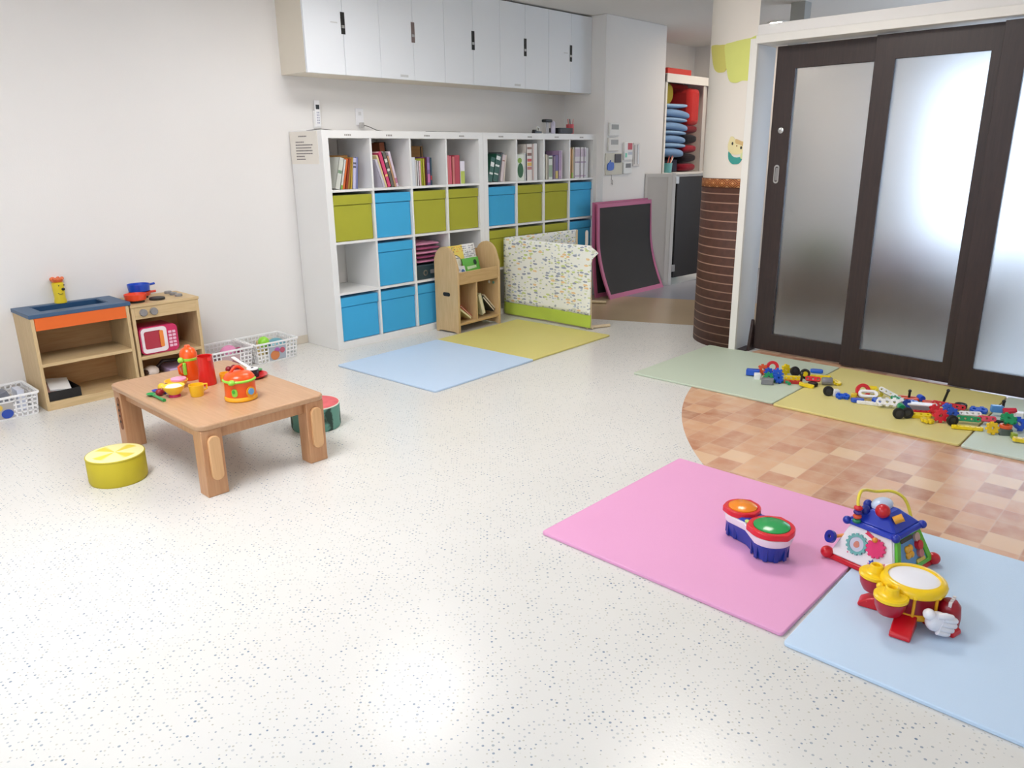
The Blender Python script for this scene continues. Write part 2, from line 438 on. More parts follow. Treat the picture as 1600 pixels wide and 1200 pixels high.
# ------------------------------------------------------------------ mesh builder
class MB:
    def __init__(s):
        s.bm = bmesh.new()
    def _add(s, geom_verts, Mx):
        if Mx is not None:
            bmesh.ops.transform(s.bm, matrix=Mx, verts=geom_verts)
        return s
    def box(s, x0, x1, y0, y1, z0, z1, Mx=None):
        r = bmesh.ops.create_cube(s.bm, size=1)
        for v in r['verts']:
            v.co = Vector(((x0 + x1) / 2 + v.co.x * (x1 - x0), (y0 + y1) / 2 + v.co.y * (y1 - y0), (z0 + z1) / 2 + v.co.z * (z1 - z0)))
        return s._add(r['verts'], Mx)
    def lathe(s, prof, c=(0, 0, 0), seg=24, Mx=None, sx=1, sy=1):
        rings = []
        vs = []
        for r, z in prof:
            if r < 1e-6:
                v = s.bm.verts.new((c[0], c[1], c[2] + z)); rings.append([v]); vs.append(v)
            else:
                ring = [s.bm.verts.new((c[0] + sx * r * math.cos(2 * PI * i / seg), c[1] + sy * r * math.sin(2 * PI * i / seg), c[2] + z)) for i in range(seg)]
                rings.append(ring); vs += ring
        for a, b in zip(rings, rings[1:]):
            for i in range(seg):
                j = (i + 1) % seg
                if len(a) == 1 and len(b) == 1: continue
                if len(a) == 1: s.bm.faces.new((a[0], b[j], b[i]))
                elif len(b) == 1: s.bm.faces.new((a[i], a[j], b[0]))
                else: s.bm.faces.new((a[i], a[j], b[j], b[i]))
        if len(rings[0]) > 1: s.bm.faces.new(list(reversed(rings[0])))
        if len(rings[-1]) > 1: s.bm.faces.new(rings[-1])
        return s._add(vs, Mx)
    def cyl(s, c, r, h, seg=24, Mx=None, r2=None):
        return s.lathe([(r, 0), (r if r2 is None else r2, h)], c, seg, Mx)
    def ell(s, c, rx, ry, rz, u=20, v=12, Mx=None):
        r = bmesh.ops.create_uvsphere(s.bm, u_segments=u, v_segments=v, radius=1)
        for w in r['verts']:
            w.co = Vector((c[0] + w.co.x * rx, c[1] + w.co.y * ry, c[2] + w.co.z * rz))
        return s._add(r['verts'], Mx)
    def pillow(s, c, rx, ry, rz, p=0.5, Mx=None, pz=1.0):
        r = bmesh.ops.create_uvsphere(s.bm, u_segments=32, v_segments=16, radius=1)
        for w in r['verts']:
            x, y, z = w.co
            q = math.hypot(x, y)
            if q > 1e-6:
                a = math.atan2(y, x)
                ca, sa = math.cos(a), math.sin(a)
                ex = abs(ca) ** p * (1 if ca > 0 else -1); ey = abs(sa) ** p * (1 if sa > 0 else -1)
                x, y = ex * q, ey * q
            w.co = Vector((c[0] + x * rx, c[1] + y * ry, c[2] + math.copysign(abs(z) ** pz, z) * rz))
        return s._add(r['verts'], Mx)
    def prism(s, poly, z0, z1, Mx=None):
        a = [s.bm.verts.new((x, y, z0)) for x, y in poly]
        b = [s.bm.verts.new((x, y, z1)) for x, y in poly]
        n = len(poly)
        s.bm.faces.new(list(reversed(a))); s.bm.faces.new(b)
        for i in range(n):
            j = (i + 1) % n
            s.bm.faces.new((a[i], a[j], b[j], b[i]))
        return s._add(a + b, Mx)
    def frustum(s, p0, z0, p1, z1, Mx=None):
        a = [s.bm.verts.new((x, y, z0)) for x, y in p0]
        b = [s.bm.verts.new((x, y, z1)) for x, y in p1]
        n = len(p0)
        s.bm.faces.new(list(reversed(a))); s.bm.faces.new(b)
        for i in range(n):
            j = (i + 1) % n
            s.bm.faces.new((a[i], a[j], b[j], b[i]))
        return s._add(a + b, Mx)
    def ring(s, outer, inner, z0, z1, Mx=None):
        n = len(outer)
        V = [[s.bm.verts.new((x, y, z)) for x, y in pts] for pts in (outer, inner) for z in (z0, z1)]
        o0, o1, i0, i1 = V
        for i in range(n):
            j = (i + 1) % n
            s.bm.faces.new((o0[i], o0[j], o1[j], o1[i]))
            s.bm.faces.new((i0[j], i0[i], i1[i], i1[j]))
            s.bm.faces.new((o1[i], o1[j], i1[j], i1[i]))
            s.bm.faces.new((o0[j], o0[i], i0[i], i0[j]))
        return s._add(o0 + o1 + i0 + i1, Mx)
    def tube(s, pts, r, seg=10, closed=False, Mx=None):
        pts = [Vector(p) for p in pts]
        n = len(pts)
        rings = []; vs = []
        up = Vector((0, 0, 1))
        prev = None
        for k, p in enumerate(pts):
            a = pts[(k - 1) % n] if (closed or k > 0) else p
            b = pts[(k + 1) % n] if (closed or k < n - 1) else p
            t = (b - a).normalized()
            if prev is None:
                x = t.cross(up)
                if x.length < 1e-3: x = t.cross(Vector((1, 0, 0)))
            else:
                x = prev - t * prev.dot(t)
            x.normalize(); prev = x
            y = t.cross(x)
            rr = r[k] if isinstance(r, (list, tuple)) else r
            ring = [s.bm.verts.new(p + x * rr * math.cos(2 * PI * i / seg) + y * rr * math.sin(2 * PI * i / seg)) for i in range(seg)]
            rings.append(ring); vs += ring
        for k in range(n if closed else n - 1):
            a, b = rings[k], rings[(k + 1) % n]
            for i in range(seg):
                j = (i + 1) % seg
                s.bm.faces.new((a[i], a[j], b[j], b[i]))
        if not closed:
            s.bm.faces.new(list(reversed(rings[0]))); s.bm.faces.new(rings[-1])
        return s._add(vs, Mx)
    def build(s, name, mat, parent=None, bevel=0.0, ang=38, seg=2, sub=0):
        bmesh.ops.recalc_face_normals(s.bm, faces=s.bm.faces[:])
        for f in s.bm.faces: f.smooth = True
        for e in s.bm.edges:
            if len(e.link_faces) == 2 and e.calc_face_angle(0) > R(ang): e.smooth = False
        me = bpy.data.meshes.new(name)
        s.bm.to_mesh(me); s.bm.free()
        me.materials.append(mat)
        o = bpy.data.objects.new(name, me)
        COL.objects.link(o)
        if parent: o.parent = parent
        if bevel:
            b = o.modifiers.new('bevel', 'BEVEL'); b.width = bevel; b.segments = seg; b.limit_method = 'ANGLE'; b.angle_limit = R(40)
        if sub:
            b = o.modifiers.new('sub', 'SUBSURF'); b.levels = sub; b.render_levels = sub
        return o

def T(x=0, y=0, z=0, rx=0, ry=0, rz=0):
    return Matrix.Translation((x, y, z)) @ Matrix.Rotation(R(rz), 4, 'Z') @ Matrix.Rotation(R(ry), 4, 'Y') @ Matrix.Rotation(R(rx), 4, 'X')

def rrect(w, h, r, n=5, cx=0, cy=0):
    out = []
    for (sx, sy, a0) in ((1, 1, 0), (-1, 1, 90), (-1, -1, 180), (1, -1, 270)):
        for k in range(n + 1):
            a = R(a0 + 90 * k / n)
            out.append((cx + sx * (w / 2 - r) + r * math.cos(a), cy + sy * (h / 2 - r) + r * math.sin(a)))
    return out

def circ(r, n=24, cx=0, cy=0):
    return [(cx + r * math.cos(2 * PI * i / n), cy + r * math.sin(2 * PI * i / n)) for i in range(n)]

def tag(o, label, cat, group=None, kind=None):
    o['label'] = label; o['category'] = cat
    if group: o['group'] = group
    if kind: o['kind'] = kind
    return o

def thing(name, label, cat, loc=(0, 0, 0), rz=0, group=None, rx=0, ry=0):
    o = bpy.data.objects.new(name, None)
    COL.objects.link(o)
    o.empty_display_size = 0.05
    o.matrix_world = T(loc[0], loc[1], loc[2], rx, ry, rz)
    return tag(o, label, cat, group)

def struct(o):
    o['kind'] = 'structure'
    return o

# ================================================================== SETTING
XL, XD, YB, YF, H = -4.4, 1.95, 0.395, -7.0, 2.5
XE = 5.6     # far side of the next room
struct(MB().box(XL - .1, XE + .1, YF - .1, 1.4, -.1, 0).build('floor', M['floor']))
struct(MB().box(XL - .1, XE + .1, YF - .1, 1.4, H, H + .1).build('ceiling', M['ceiling']))
struct(MB().box(XL - .1, 2.98, YB, YB + .1, 0, H).build('wall_back', M['wall']))
# projecting wall block right of the shelving (holds the thermostats)
struct(MB().box(2.98, 3.97, -.08, .56, 0, H).build('wall_thermostats', M['wall'], bevel=.004))
struct(MB().box(3.97, XE + .1, .56, .66, 0, H).build('wall_passage', M['wall']))
# left wall with a window opening
mb = MB().box(XL - .1, XL, YF, -5.6, 0, H).box(XL - .1, XL, -2.2, YB, 0, H).box(XL - .1, XL, -5.6, -2.2, 0, .8).box(XL - .1, XL, -5.6, -2.2, 2.2, H)
struct(mb.build('wall_left', M['wall']))
struct(MB().box(XL - .1, XE + .1, YF - .1, YF, 0, H).build('wall_front', M['wall']))
# next room far wall with window opening
mb = MB().box(XE, XE + .1, YF, -5.6, 0, H).box(XE, XE + .1, -2.15, 1.4, 0, H).box(XE, XE + .1, -5.6, -2.15, 0, .45).box(XE, XE + .1, -5.6, -2.15, 2.05, H)
struct(mb.build('wall_right', M['wall']))
def window(name, x, y0, y1, z0, z1, strength, inward):
    w = struct(MB().ring([(y0, z0), (y1, z0), (y1, z1), (y0, z1)], [(y0 + .05, z0 + .05), (y1 - .05, z0 + .05), (y1 - .05, z1 - .05), (y0 + .05, z1 - .05)], -.03, .03,
               Matrix(((0, 0, 1, x), (1, 0, 0, 0), (0, 1, 0, 0), (0, 0, 0, 1)))).build(name, M['trim']))
    MB().box(x - .005, x + .005, y0 + .05, y1 - .05, z0 + .05, z1 - .05).build('window_pane', emit('daylight_' + name, (214, 232, 255), strength), w)
    mm = MB()
    for k in (1, 2):
        yy = y0 + (y1 - y0) * k / 3
        mm.box(x - .025, x + .025, yy - .025, yy + .025, z0 + .05, z1 - .05)
    mm.build('mullion', M['trim'], w)
    return w
window('window_1', XL - .05, -5.6, -2.2, .8, 2.2, .9, 1)
window('window_2', XE + .05, -5.6, -2.15, .45, 2.05, 1.2, -1)
struct(MB().box(XL, 0, YB - .008, YB, 0, .06).build('baseboard_back', plain('baseboard_vinyl', (216, 206, 190), .6), bevel=.002))

# ---- column with its wraps (arc of a round pillar, flat against the door jamb)
CX, CY, CR = 2.22, -2.036, .42
def arc(r, a0, a1, n):
    return [(CX + r * math.cos(R(a0 + (a1 - a0) * i / n)), CY + r * math.sin(R(a0 + (a1 - a0) * i / n))) for i in range(n + 1)]
poly = arc(CR, 60, 190.5, 40)
col_ = struct(MB().prism(poly, 0, H).build('column', plain('column_cream', (228, 221, 211), .8, .01, 3, .06, 150)))
def shell(name, mat, r, a0, a1, z0, z1, parent, th=.004, uvk=None):
    n = 48
    bm = bmesh.new()
    uvl = bm.loops.layers.uv.new('UVMap')
    rows = []
    for i in range(n + 1):
        a = R(a0 + (a1 - a0) * i / n)
        rows.append([bm.verts.new((CX + rr * math.cos(a), CY + rr * math.sin(a), z)) for rr, z in ((r, z0), (r, z1), (r - th, z1), (r - th, z0))])
    for i in range(n):
        for k in range(4):
            kk = (k + 1) % 4
            f = bm.faces.new((rows[i][k], rows[i + 1][k], rows[i + 1][kk], rows[i][kk]))
            for lp in f.loops:
                v = lp.vert.co
                ang = math.atan2(v.y - CY, v.x - CX) % (2 * PI)
                lp[uvl].uv = (ang * r / (uvk or .08), (v.z - z0) / (z1 - z0))
    bm.faces.new(rows[0]); bm.faces.new(list(reversed(rows[-1])))
    bmesh.ops.recalc_face_normals(bm, faces=bm.faces[:])
    for f in bm.faces: f.smooth = True
    me = bpy.data.meshes.new(name); bm.to_mesh(me); bm.free(); me.materials.append(mat)
    o = bpy.data.objects.new(name, me); COL.objects.link(o); o.parent = parent
    return o
shell('stripe_wrap', M['wrap'], CR + .005, 62, 189.6, 0.0, 1.092, col_, .006)
shell('diamond_border', M['diamond'], CR + .006, 62, 189.6, 1.092, 1.152, col_, .007, .085)
def sticker(name, outline, mat, off, parent, th=.003):
    bm = bmesh.new()
    vs = [bm.verts.new((a, 0, z)) for a, z in outline]
    f = bm.faces.new(vs)
    a0 = min(a for a, z in outline); a1 = max(a for a, z in outline)
    k = int((a1 - a0) / 2.0) + 1
    for i in range(1, k):
        x = a0 + (a1 - a0) * i / k
        bmesh.ops.bisect_plane(bm, geom=bm.verts[:] + bm.edges[:] + bm.faces[:], plane_co=(x, 0, 0), plane_no=(1, 0, 0))
    ext = bmesh.ops.extrude_face_region(bm, geom=bm.faces[:])
    top = set(v for v in ext['geom'] if isinstance(v, bmesh.types.BMVert))
    for v in bm.verts:
        a, z = v.co.x, v.co.z
        rr = CR + off + (th if v in top else 0)
        v.co = Vector((CX + rr * math.cos(R(a)), CY + rr * math.sin(R(a)), z))
    bmesh.ops.recalc_face_normals(bm, faces=bm.faces[:])
    me = bpy.data.meshes.new(name); bm.to_mesh(me); bm.free(); me.materials.append(mat)
    o = bpy.data.objects.new(name, me); COL.objects.link(o)
    if parent: o.parent = parent
    return o
def smooth_poly(pts, n=5):
    out = []
    m = len(pts)
    for i in range(m):
        p0, p1, p2, p3 = pts[i - 1], pts[i], pts[(i + 1) % m], pts[(i + 2) % m]
        for k in range(n):
            t = k / n
            out.append(tuple(0.5 * (2 * p1[j] + (p2[j] - p0[j]) * t + (2 * p0[j] - 5 * p1[j] + 4 * p2[j] - p3[j]) * t * t + (3 * p1[j] - p0[j] - 3 * p2[j] + p3[j]) * t ** 3) for j in (0, 1)))
    return out
o = sticker('cloud_sticker', smooth_poly([(158, 1.975), (166, 1.985), (175, 1.992), (184, 1.997), (190.2, 2.0), (190.4, 1.88), (190.2, 1.765), (184.8, 1.75), (179, 1.752), (173, 1.742), (166, 1.760), (162, 1.83), (159.5, 1.90)]), M['cloud1'], .0008, None)
tag(o, 'large pale lime felt cloud on the upper column, beside the door', 'wall decoration')
o = sticker('cloud_sticker', smooth_poly([(131, 1.99), (140, 1.993), (150, 1.984), (161, 1.97), (163, 1.90), (161, 1.825), (154, 1.815), (147, 1.827), (141, 1.86), (135, 1.93)]), M['cloud2'], .0001, None)
tag(o, 'smaller darker yellow felt cloud overlapped by the pale lime one', 'wall decoration')
# bear sticker
bear = thing('bear_sticker', 'small bear sticker in a teal shirt on the cream column', 'wall sticker')
sticker('head', smooth_poly([(170.5, 1.395), (171.8, 1.416), (174.5, 1.415), (176.2, 1.402), (182.5, 1.386), (185.2, 1.388), (188.2, 1.372), (188, 1.350), (186.8, 1.322), (181, 1.306), (175, 1.306), (170.5, 1.325), (169.3, 1.36)]), plain('bear_cream', (226, 214, 164), .8), .0005, bear)
sticker('ear_patch', smooth_poly([(177.2, 1.400), (182.5, 1.387), (187.8, 1.37), (187.0, 1.352), (181, 1.366), (177.4, 1.374)]), plain('bear_tan', (206, 176, 122), .8), .0036, bear, .001)
sticker('body', smooth_poly([(170.4, 1.322), (172.6, 1.312), (175, 1.294), (179, 1.286), (183, 1.290), (184.6, 1.282), (182, 1.250), (178, 1.244), (174.5, 1.248), (171, 1.276)]), plain('bear_teal', (58, 150, 140), .7), .0008, bear, .0035)
sticker('arm', smooth_poly([(183, 1.31), (186.2, 1.322), (187.0, 1.306), (185.2, 1.278), (182.8, 1.282)]), plain('bear_pale_green', (206, 214, 160), .8), .0012, bear, .0038)
for a, z in ((174.2, 1.373), (182.8, 1.346)):
    sticker('eye', [(a + .9 * math.cos(2 * PI * i / 10), z + .010 * math.sin(2 * PI * i / 10)) for i in range(10)], M['black'], .0045, bear, .001)
sticker('nose', [(178.6 + .6 * math.cos(2 * PI * i / 8), 1.358 + .005 * math.sin(2 * PI * i / 8)) for i in range(8)], plain('bear_brown', (130, 90, 50), .8), .0045, bear, .001)

# ---- door opening: jamb, lintel, three sliding doors
mb = MB().box(1.812, 2.055, -2.118, -2.092, 0, 1.958)
struct(mb.build('trim_1', M['jamb'], bevel=.002))
struct(MB().box(1.788, 1.8118, -2.120, -2.072, 0, 1.99).build('trim_2', M['trim'], bevel=.002))
struct(MB().box(1.782, 1.99, -7.0, -2.11, 1.958, 2.006).build('trim_3', M['trim'], bevel=.003))
struct(MB().box(1.80, 1.97, -7.0, -2.11, 2.006, 2.066).build('lintel', M['wall'], bevel=.002))
struct(MB().box(1.79, 1.96, -2.178, -2.12, 0.0, .012).build('trim_4', M['espresso']))
def sliding(num, xf, y1, y0, gy1, gy0, extra=False):
    """panel: front face x = xf, from y1 (camera left) to y0; glass gy1..gy0"""
    th = .036
    toZY = Matrix(((0, 0, 1, xf), (1, 0, 0, 0), (0, 1, 0, 0), (0, 0, 0, 1)))
    d = MB().ring([(y0, .012), (y1, .012), (y1, 1.945), (y0, 1.945)], [(gy0, .130), (gy1, .130), (gy1, 1.812), (gy0, 1.812)], 0, th, toZY).build('door_%d' % num, M['espresso'], bevel=.002)
    struct(d)
    MB().box(xf + .014, xf + .019, gy0 - .004, gy1 + .004, .126, 1.816).build('frosted_pane', M['frost'], d)
    if extra:
        MB().lathe([(0, 0), (.014, 0), (.018, .002), (.018, .004)], (0, 0, 0), 24, T(xf - .004, -2.258, 1.448, 0, 90)).build('lock', M['chrome'], d)
        h = MB().ring(rrect(.034, .115, .0168, 6), rrect(.022, .095, .0108, 6), -.004, .003, T(xf, -2.254, 1.18, 0, 0, 0) @ Matrix(((0, 0, -1, 0), (1, 0, 0, 0), (0, 1, 0, 0), (0, 0, 0, 1))))
        h.build('pull_handle', M['chrome'], d)
        MB().box(xf - .0008, xf + .001, -2.263, -2.245, 1.14, 1.22).build('handle_recess', M['grey'], d)
    return d
sliding(1, 1.917, -2.193, -2.90, -2.318, -2.792, True)
sliding(2, 1.872, -2.800, -3.545, -2.913, -3.385)
sliding(3, 1.827, -3.440, -4.19, -3.552, -4.08)
sliding(4, 1.782, -4.08, -4.80, -4.19, -4.69)
struct(MB().box(1.80, 1.97, -7.0, -4.82, 0, 1.958).build('wall_door_side', M['wall']))
# dark guard board leaning by the jamb
o = MB().prism([(0, 0), (.10, 0), (.055, .215), (.04, .215)], 0, .02, T(1.862, -2.19, 0) @ Matrix(((1, 0, 0, 0), (0, 0, 1, 0), (0, 1, 0, 0), (0, 0, 0, 1)))).build('door_stop_board', M['espresso'], bevel=.003)
tag(o, 'short dark brown board standing in the door corner at the jamb foot', 'board')
struct(MB().box(3.70, 3.82, -1.56, -1.44, 0, H).build('post', plain('grey_post', (172, 172, 168), .7)))

# ---- things in the room behind the frosted doors
t = thing('low_cabinet', 'brown low cabinet blurred behind the left frosted door panes', 'cabinet', (3.55, -2.55, 0))
MB().box(-.22, .22, -.75, .95, 0, .38).build('body', wood('brown_unit', (120, 90, 62), (140, 108, 76), 'Y'), t, .004)
MB().box(-.24, .24, -.77, .97, .38, .41).build('top', wood('brown_unit_top', (112, 84, 60), (130, 98, 70), 'Y'), t, .004)
o = MB().pillow((3.5, -1.98, .53), .14, .2, .118, .6).build('cushion', fabric('olive_cushion', (130, 140, 80)))
tag(o, 'blurred olive cushion on the brown cabinet behind the glass', 'cushion')
o = MB().box(3.40, 3.75, -2.85, -2.35, .412, .58).build('storage_box', fabric('wine_box', (140, 74, 74)), bevel=.02)
tag(o, 'blurred dull red box on the brown cabinet behind the middle pane', 'box')
t = thing('long_bench', 'dark grey long bench blurred behind the right frosted panes', 'bench', (3.9, -4.3, 0))
MB().box(-.2, .2, -.7, .7, .40, .46).build('seat', plain('bench_grey', (104, 104, 112), .6), t, .01)
for x in (-.16, .16):
    for y in (-.62, .62):
        MB().box(x - .025, x + .025, y - .025, y + .025, 0, .40).build('leg', plain('bench_leg', (110, 110, 118), .6), t)

# ================================================================== WALL CABINETS
cab_labels = ['white two-door wall cabinet with the exposed side panel, left end of the row',
              'white two-door wall cabinet with the reddish grey latch, second from the left end',
              'white two-door wall cabinet in the middle of the overhead row of five',
              'white two-door wall cabinet second from the corner, above the right shelf',
              'white two-door wall cabinet touching the corner wall, right end of the row']
for i in range(5):
    x0 = -.015 + i * .599
    t = thing('wall_cabinet', cab_labels[i], 'wall cabinet', (x0, 0, 1.85), 0, 'overhead white cabinets')
    w = .599
    MB().box(0, w - .0005, .098, .395, 0, .640).build('carcass', M['cab_side'], t)
    for k in (0, 1):
        a = k * w / 2 + .001; b = (k + 1) * w / 2 - .0015
        d = MB().box(a, b, .078, .0975, -.004, .636).build('door', M['cabinet'], t, .0012)
    h = MB().box(w / 2 - .016, w / 2 + .016, .0765, .0785, .248, .382).build('latch', M['dark'] if i != 1 else plain('reddish_latch', (120, 104, 100), .5), t)
    MB().box(w / 2 - .011, w / 2 + .011, .0745, .0766, .285, .303).build('latch_button', M['chrome'], h)
    if i in (1, 3):
        MB().box(w * .28, w * .40, .0772, .0781, .012, .028).build('name_tape', plain('tape_grey', (206, 208, 208), .5), t)
    if i in (0, 4):
        MB().box(w * .34, w * .43, .0772, .0781, .31, .318).build('smudge_tape', plain('tape_grey2', (214, 216, 216), .5), t)

# ================================================================== CUBE SHELVES
cw, dv, fr = .335, .016, .05
def cellx(u, i): return u * 1.49 + fr + i * (cw + dv)
def cellz(r): return 1.49 - fr - r * (cw + dv) - cw       # floor of the cell
for u in (0, 1):
    t = thing('cube_shelf', ['white four by four cube shelf with a paper notice on its side', 'white four by four cube shelf in the corner behind the cloth screen'][u], 'shelf', (u * 1.49, 0, 0), 0, 'white cube shelves')
    MB().ring([(.0008, 0), (1.4892, 0), (1.4892, 1.49), (.0008, 1.49)], [(fr, fr), (1.49 - fr, fr), (1.49 - fr, 1.44), (fr, 1.44)], 0, .39,
              Matrix(((1, 0, 0, 0), (0, 0, 1, 0), (0, 1, 0, 0), (0, 0, 0, 1)))).build('outer_frame', M['white'], t, .0015)
    for r in range(1, 4):
        z = 1.44 - r * (cw + dv) + dv
        MB().box(fr, 1.44, .001, .388, z - dv, z).build('shelf_board', M['white'], t)
    for i in range(1, 4):
        x = fr + i * (cw + dv) - dv
        m_ = MB()
        for r in range(4):
            m_.box(x, x + dv, .002, .387, cellz(r), cellz(r) + cw)
        m_.build('divider', M['white'], t)
    for i in range(4):
        xx = fr + i * (cw + dv) + .13
        m_ = MB()
        for k in range(4):
            m_.box(xx + k * .014, xx + k * .014 + .009, -.0012, .0005, 1.455, 1.466)
        m_.build('name_tape', plain('tape_text', (150, 146, 140), .6), t)

def drawer(u, i, r, kind, label):
    t = thing('storage_box', label, 'storage box', (cellx(u, i) + cw / 2, .012, cellz(r)), 0, 'fabric boxes in the cube shelves')
    mt = M[kind + '_box']
    w = cw / 2 - .006
    MB().box(-w, w, .004, .36, .001, .245).build('body', mt, t, .005)
    MB().box(-w - .003, w + .003, -.001, .363, .247, .313).build('lid_band', mt, t, .004)
    if r % 2 == 1 or u: pass
    return t
D = [(0, 0, 1, 'green', 'lime green fabric box below the cell with the orange and gold books'),
     (0, 1, 1, 'blue', 'sky blue fabric box between two lime boxes, below the leaning pink books'),
     (0, 2, 1, 'green', 'lime green fabric box below the upright yellow and purple books'),
     (0, 3, 1, 'green', 'lime green fabric box below the red picture books'),
     (0, 1, 2, 'blue', 'sky blue fabric box right of the empty cell, above another blue box'),
     (0, 0, 3, 'blue', 'sky blue fabric box in the bottom corner cell beside the shelf end'),
     (0, 1, 3, 'blue', 'sky blue fabric box in the bottom row, second cell from the shelf end'),
     (0, 2, 3, 'blue', 'sky blue fabric box half hidden by the wooden book rack, bottom row'),
     (1, 0, 1, 'blue', 'sky blue fabric box below the dark green leaning binders'),
     (1, 1, 1, 'green', 'lime green fabric box below the picture book with a green oval'),
     (1, 2, 1, 'green', 'lime green fabric box below the navy and mauve books'),
     (1, 3, 1, 'blue', 'sky blue fabric box beside the pink framed boards, under the pale magazines'),
     (1, 0, 2, 'green', 'lime green fabric box below a blue one, left behind the cloth screen'),
     (1, 1, 2, 'green', 'lime green fabric box showing over the middle of the cloth screen'),
     (1, 2, 2, 'green', 'lime green fabric box showing over the end of the rear cloth panel'),
     (1, 3, 2, 'blue', 'shaded blue fabric box behind the screen post, beside the boards')]
for a in D: drawer(*a)

# folded pink cloths and dark box in the third column
for k, (zc, c) in enumerate(((0, (206, 130, 164)), (1, (150, 60, 104)), (2, (222, 150, 180)), (3, (168, 76, 116)), (4, (214, 142, 172)))):
    z = cellz(2) + .118 + zc * .033
    o = MB().pillow((cellx(0, 2) + .15, .17, z + .0165), .13, .15, .0168, .3).build('folded_cloth', fabric('pink_cloth_%d' % k, c))
    tag(o, ['pale pink folded cloth lying on the dark case', 'deep plum folded cloth second from the bottom of the pink pile', 'light pink folded cloth in the middle of the pink pile', 'dark pink folded cloth second from the top of the pink pile', 'light pink folded cloth topmost of the pile in the cube shelf'][k], 'cloth', 'folded pink cloths')
t = thing('dark_case', 'dark teal case under the pink cloths beside the book rack', 'case', (cellx(0, 2) + .15, .17, cellz(2)))
MB().box(-.14, .14, -.15, .15, 0, .112).build('body', plain('teal_case', (44, 66, 72), .5), t, .01)
MB().ring(circ(.022, 16), circ(.014, 16), 0, .004, T(-.05, -.1545, .05, -90)).build('emblem_ring', M['chrome'], t)
MB().box(.0, .06, -.1545, -.150, .04, .07).build('clasp', M['grey'], t, .003)

# ------------------------------------------------------------------ books
def book(label, x, z, w, h, d, col, lean=0, y=.06, group='books in the top row of the cube shelves', page=(236, 232, 220), motif=None):
    """standing book, spine towards the room; x = left lower corner, lean>0 tips its top to the right"""
    t = thing('book', label, 'book', (x, y, z), 0, group, 0, lean)
    mt = paint(col, .4)
    c = .0022
    cv = MB().box(0, w, 0, .003, 0, h).box(0, c, 0, d, 0, h).box(w - c, w, 0, d, 0, h).build('cover', mt, t)
    MB().box(c, w - c, .003, d - .004, .003, h - .003).build('page_block', paint(page, .8), t)
    if motif:
        for mcol, z0, z1 in motif:
            MB().box(w * .12, w * .88, -.0008, .0004, h * z0, h * z1).build('spine_print', paint(mcol, .4), t)
    return t
GB = 'books in the top row of the cube shelves'
def row(u, i, x, items, lean=0, y=.012, ws=1.0, hs=1.0, dd=None):
    z = cellz(0) + .0006
    for it in items:
        lab, w, h, col = it[:4]
        w *= ws; h *= hs
        mo = it[4] if len(it) > 4 else None
        ln = it[5] if len(it) > 5 else lean
        zz = z + (w * math.sin(R(abs(ln))) if ln > 0 else 0)
        if ln < 0: zz = z
        book(lab, cellx(u, i) + x, zz, w, h, dd or .15, col, ln, y + random.uniform(0, .01), GB, motif=mo)
        x += w / math.cos(R(ln)) + .0012
W_ = (232, 232, 226)
row(0, 0, .035, [('wide pale grey leaning picture book, end cell of the shelf', .024, .21, (206, 208, 198), [((120, 150, 120), .5, .6)], 15),
                 ('thin white book with a green foot beside the grey one', .010, .20, (226, 228, 224), [((130, 180, 70), .0, .14)], 14),
                 ('bright orange leaning book in the end cell', .013, .205, (222, 112, 56), None, 13),
                 ('dark brick red book right of the bright orange one', .011, .205, (150, 62, 40), None, 12),
                 ('ochre brown book in the end cell', .012, .21, (176, 134, 58), None, 10),
                 ('golden yellow book between ochre and lavender books', .010, .21, (206, 170, 70), None, 9),
                 ('pale lavender book in the end cell', .018, .205, (196, 194, 224), [((90, 90, 110), .68, .74), ((90, 90, 110), .8, .86)], 6),
                 ('soft blue last book of the end cell', .010, .21, (130, 140, 196), None, 5)], ws=1.62)
o = MB().box(cellx(0, 0) + .10, cellx(0, 0) + .295, .215, .285, cellz(0) + .0006, cellz(0) + .225).build('cardboard_box', paint((190, 140, 80), .8), bevel=.003)
tag(o, 'tan cardboard box behind the orange and gold books', 'box')
row(0, 1, .090, [('thin lilac white book lying against the cell wall, second cell', .014, .20, (214, 208, 222), None, -18),
                 ('cream yellow leaning book in the second cell', .012, .23, (232, 214, 160), None, -18),
                 ('hot pink leaning picture book', .020, .25, (214, 72, 116), [((240, 200, 120), .3, .36)], -17),
                 ('dark grey leaning book with white print', .020, .25, (104, 102, 92), [((220, 220, 210), .7, .8), ((220, 220, 210), .45, .52)], -16),
                 ('tan leaning book in the second cell', .012, .22, (196, 150, 110), None, -15),
                 ('white and mauve leaning book, last of the slanting row', .016, .25, (224, 206, 220), [((190, 120, 150), .1, .25)], -15)], ws=1.45, hs=1.0)
row(0, 1, .235, [('tall reddish brown book standing behind the leaning pink row', .045, .30, (158, 86, 52), None, -4),
                 ('tall black book at the back of the second cell', .012, .305, (44, 34, 30), None, -4)], y=.195, dd=.12, hs=1.03)
